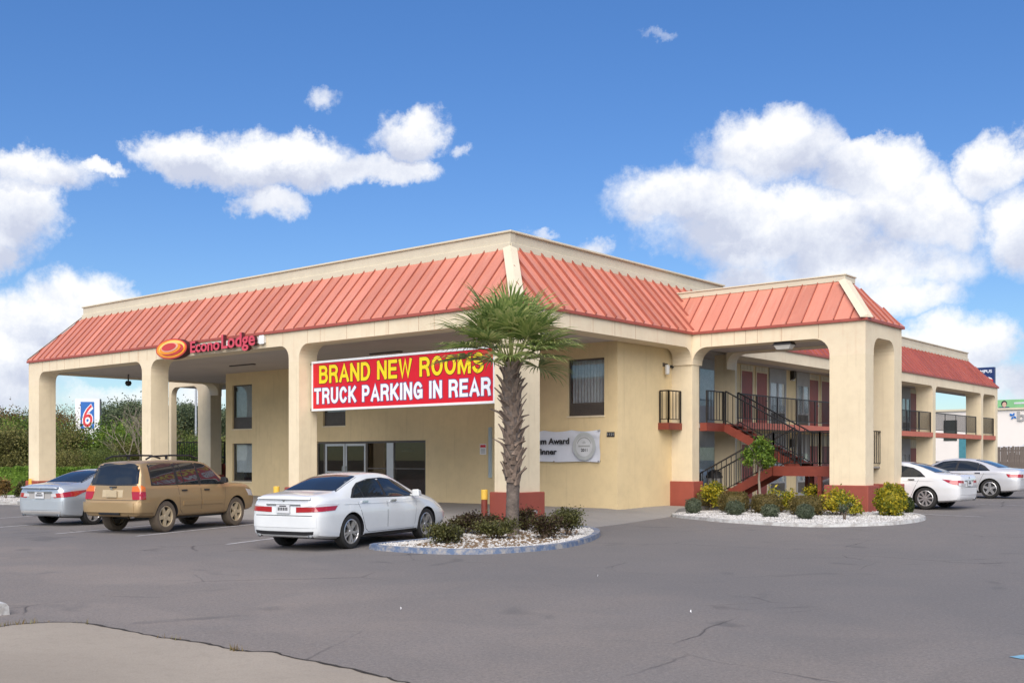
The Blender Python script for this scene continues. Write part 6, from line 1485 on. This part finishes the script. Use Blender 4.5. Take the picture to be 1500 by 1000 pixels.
# billboard
yS = 150.0; t = thing('billboard', 'green billboard with a dark haired portrait above the store', 'billboard', (sx_(1461), yS, 0)); w = sx_(1560) - sx_(1461); z0, z1 = sz_f(600), sz_f(585)
b = MB(); b.box(0, w, 0, .3, z0, z1); b.build('panel', M['greenboard'], t)
hx = (sx_(1471) - sx_(1461)); u = (z1 - z0)
b = MB(); b.prism([(hx - .62*u, z0 + .01), (hx + .62*u, z0 + .01), (hx + .45*u, z0 + .3*u), (hx - .45*u, z0 + .3*u)], lambda a, c: (a, -.02, c), lambda a, c: (a, 0, c)); b.build('portrait_suit', M['navy'], t)
ell(hx, z0 + .62*u, .27*u, .30*u, -.03, 'ink', 'portrait_hair', .008); ell(hx + .02*u, z0 + .52*u, .19*u, .25*u, -.045, 'skin', 'portrait_face', .008)
b = MB(); b.box(hx + .9*u, w - .3*u, -.02, 0, z0 + .55*u, z0 + .72*u); b.box(hx + 2.2*u, w - .8*u, -.02, 0, z0 + .25*u, z0 + .38*u); b.build('print', M['sealpale'], t)
b = MB()
for x in (1.0, w/2, w - 1.0): b.box(x - .2, x + .2, .3, .6, 0, z1 - .2)
b.build('post', M['steel'], t)
# navy pole sign behind the roof end
yS = 96.0; t = thing('pole_sign', 'dark blue pole sign showing above the far roof end', 'sign', (sx_(1424), yS, 0)); w = sx_(1456.5) - sx_(1424); z1 = sz_f(538, 1440); z0 = sz_f(575, 1440)
b = MB(); b.box(0, w, 0, .4, z0, z1); b.build('panel', M['navy'], t, bevel=.02); put_text('lettering', 'CAMPUS', .06*w, -.005, z1 - .22*(z1-z0), .84*w, .12*(z1-z0), M['letwhite'], t, .01, .02)
ell(w*.62, z0 + .50*(z1-z0), .30*w, .12*(z1-z0), -.03, 'white', 'emblem', .02); ell(w*.66, z0 + .46*(z1-z0), .30*w, .10*(z1-z0), -.045, 'logored', 'emblem', .01)
b = MB(); b.cyl((w/2, .2, 0), (w/2, .2, z0), .18, n=10); b.build('pole', M['steel'], t)
# white truck on the bank behind the fence
yS = 84.0; x = sx_(1468); t = thing('pickup_truck', 'white pickup truck showing over the board fence', 'truck', (x, yS, 1.25))
b = MB(); prof = [(0, .55), (0, 1.12), (.15, 1.18), (1.5, 1.2), (1.62, 1.25), (2.2, 1.80), (2.4, 1.86), (3.5, 1.86), (3.62, 1.80), (3.8, 1.2), (5.6, 1.2), (5.6, .55)]
b.prism(prof, lambda u, w: (u, -.95, w), lambda u, w: (u, .95, w)); b.build('body', M['p_white2'], t, bevel=.05)
b = MB(); b.prism([(1.85, 1.27), (2.30, 1.73), (2.72, 1.73), (2.72, 1.27)], lambda u, w: (u, -.965, w), lambda u, w: (u, -.951, w)); b.prism([(2.80, 1.27), (2.80, 1.73), (3.45, 1.73), (3.55, 1.27)], lambda u, w: (u, -.965, w), lambda u, w: (u, -.951, w)); b.build('window', M['carglass'], t)
for ax in (.95, 4.4):
    for sd in (-1, 1): b = MB(); b.cyl((ax, sd*.72, .38), (ax, sd*.97, .38), .38, n=20); b.build('wheel', M['rubber'], t)
# bin under the stair
p = VP(1048, 37.4); t = thing('waste_bin', 'round dark grey bin behind the stair railing', 'bin', (p.x, p.y, 0)); b = MB(); b.lathe([(0, 0), (.27, 0), (.31, .85), (.33, .86)], 18, axis='z'); b.build('drum', M['greypanel'], t, smooth=40); b = MB(); b.lathe([(.34, .865), (.34, .92), (.26, 1.08), (.1, 1.15), (0, 1.16)], 18, axis='z'); b.build('lid', M['plastic'], t, smooth=40)
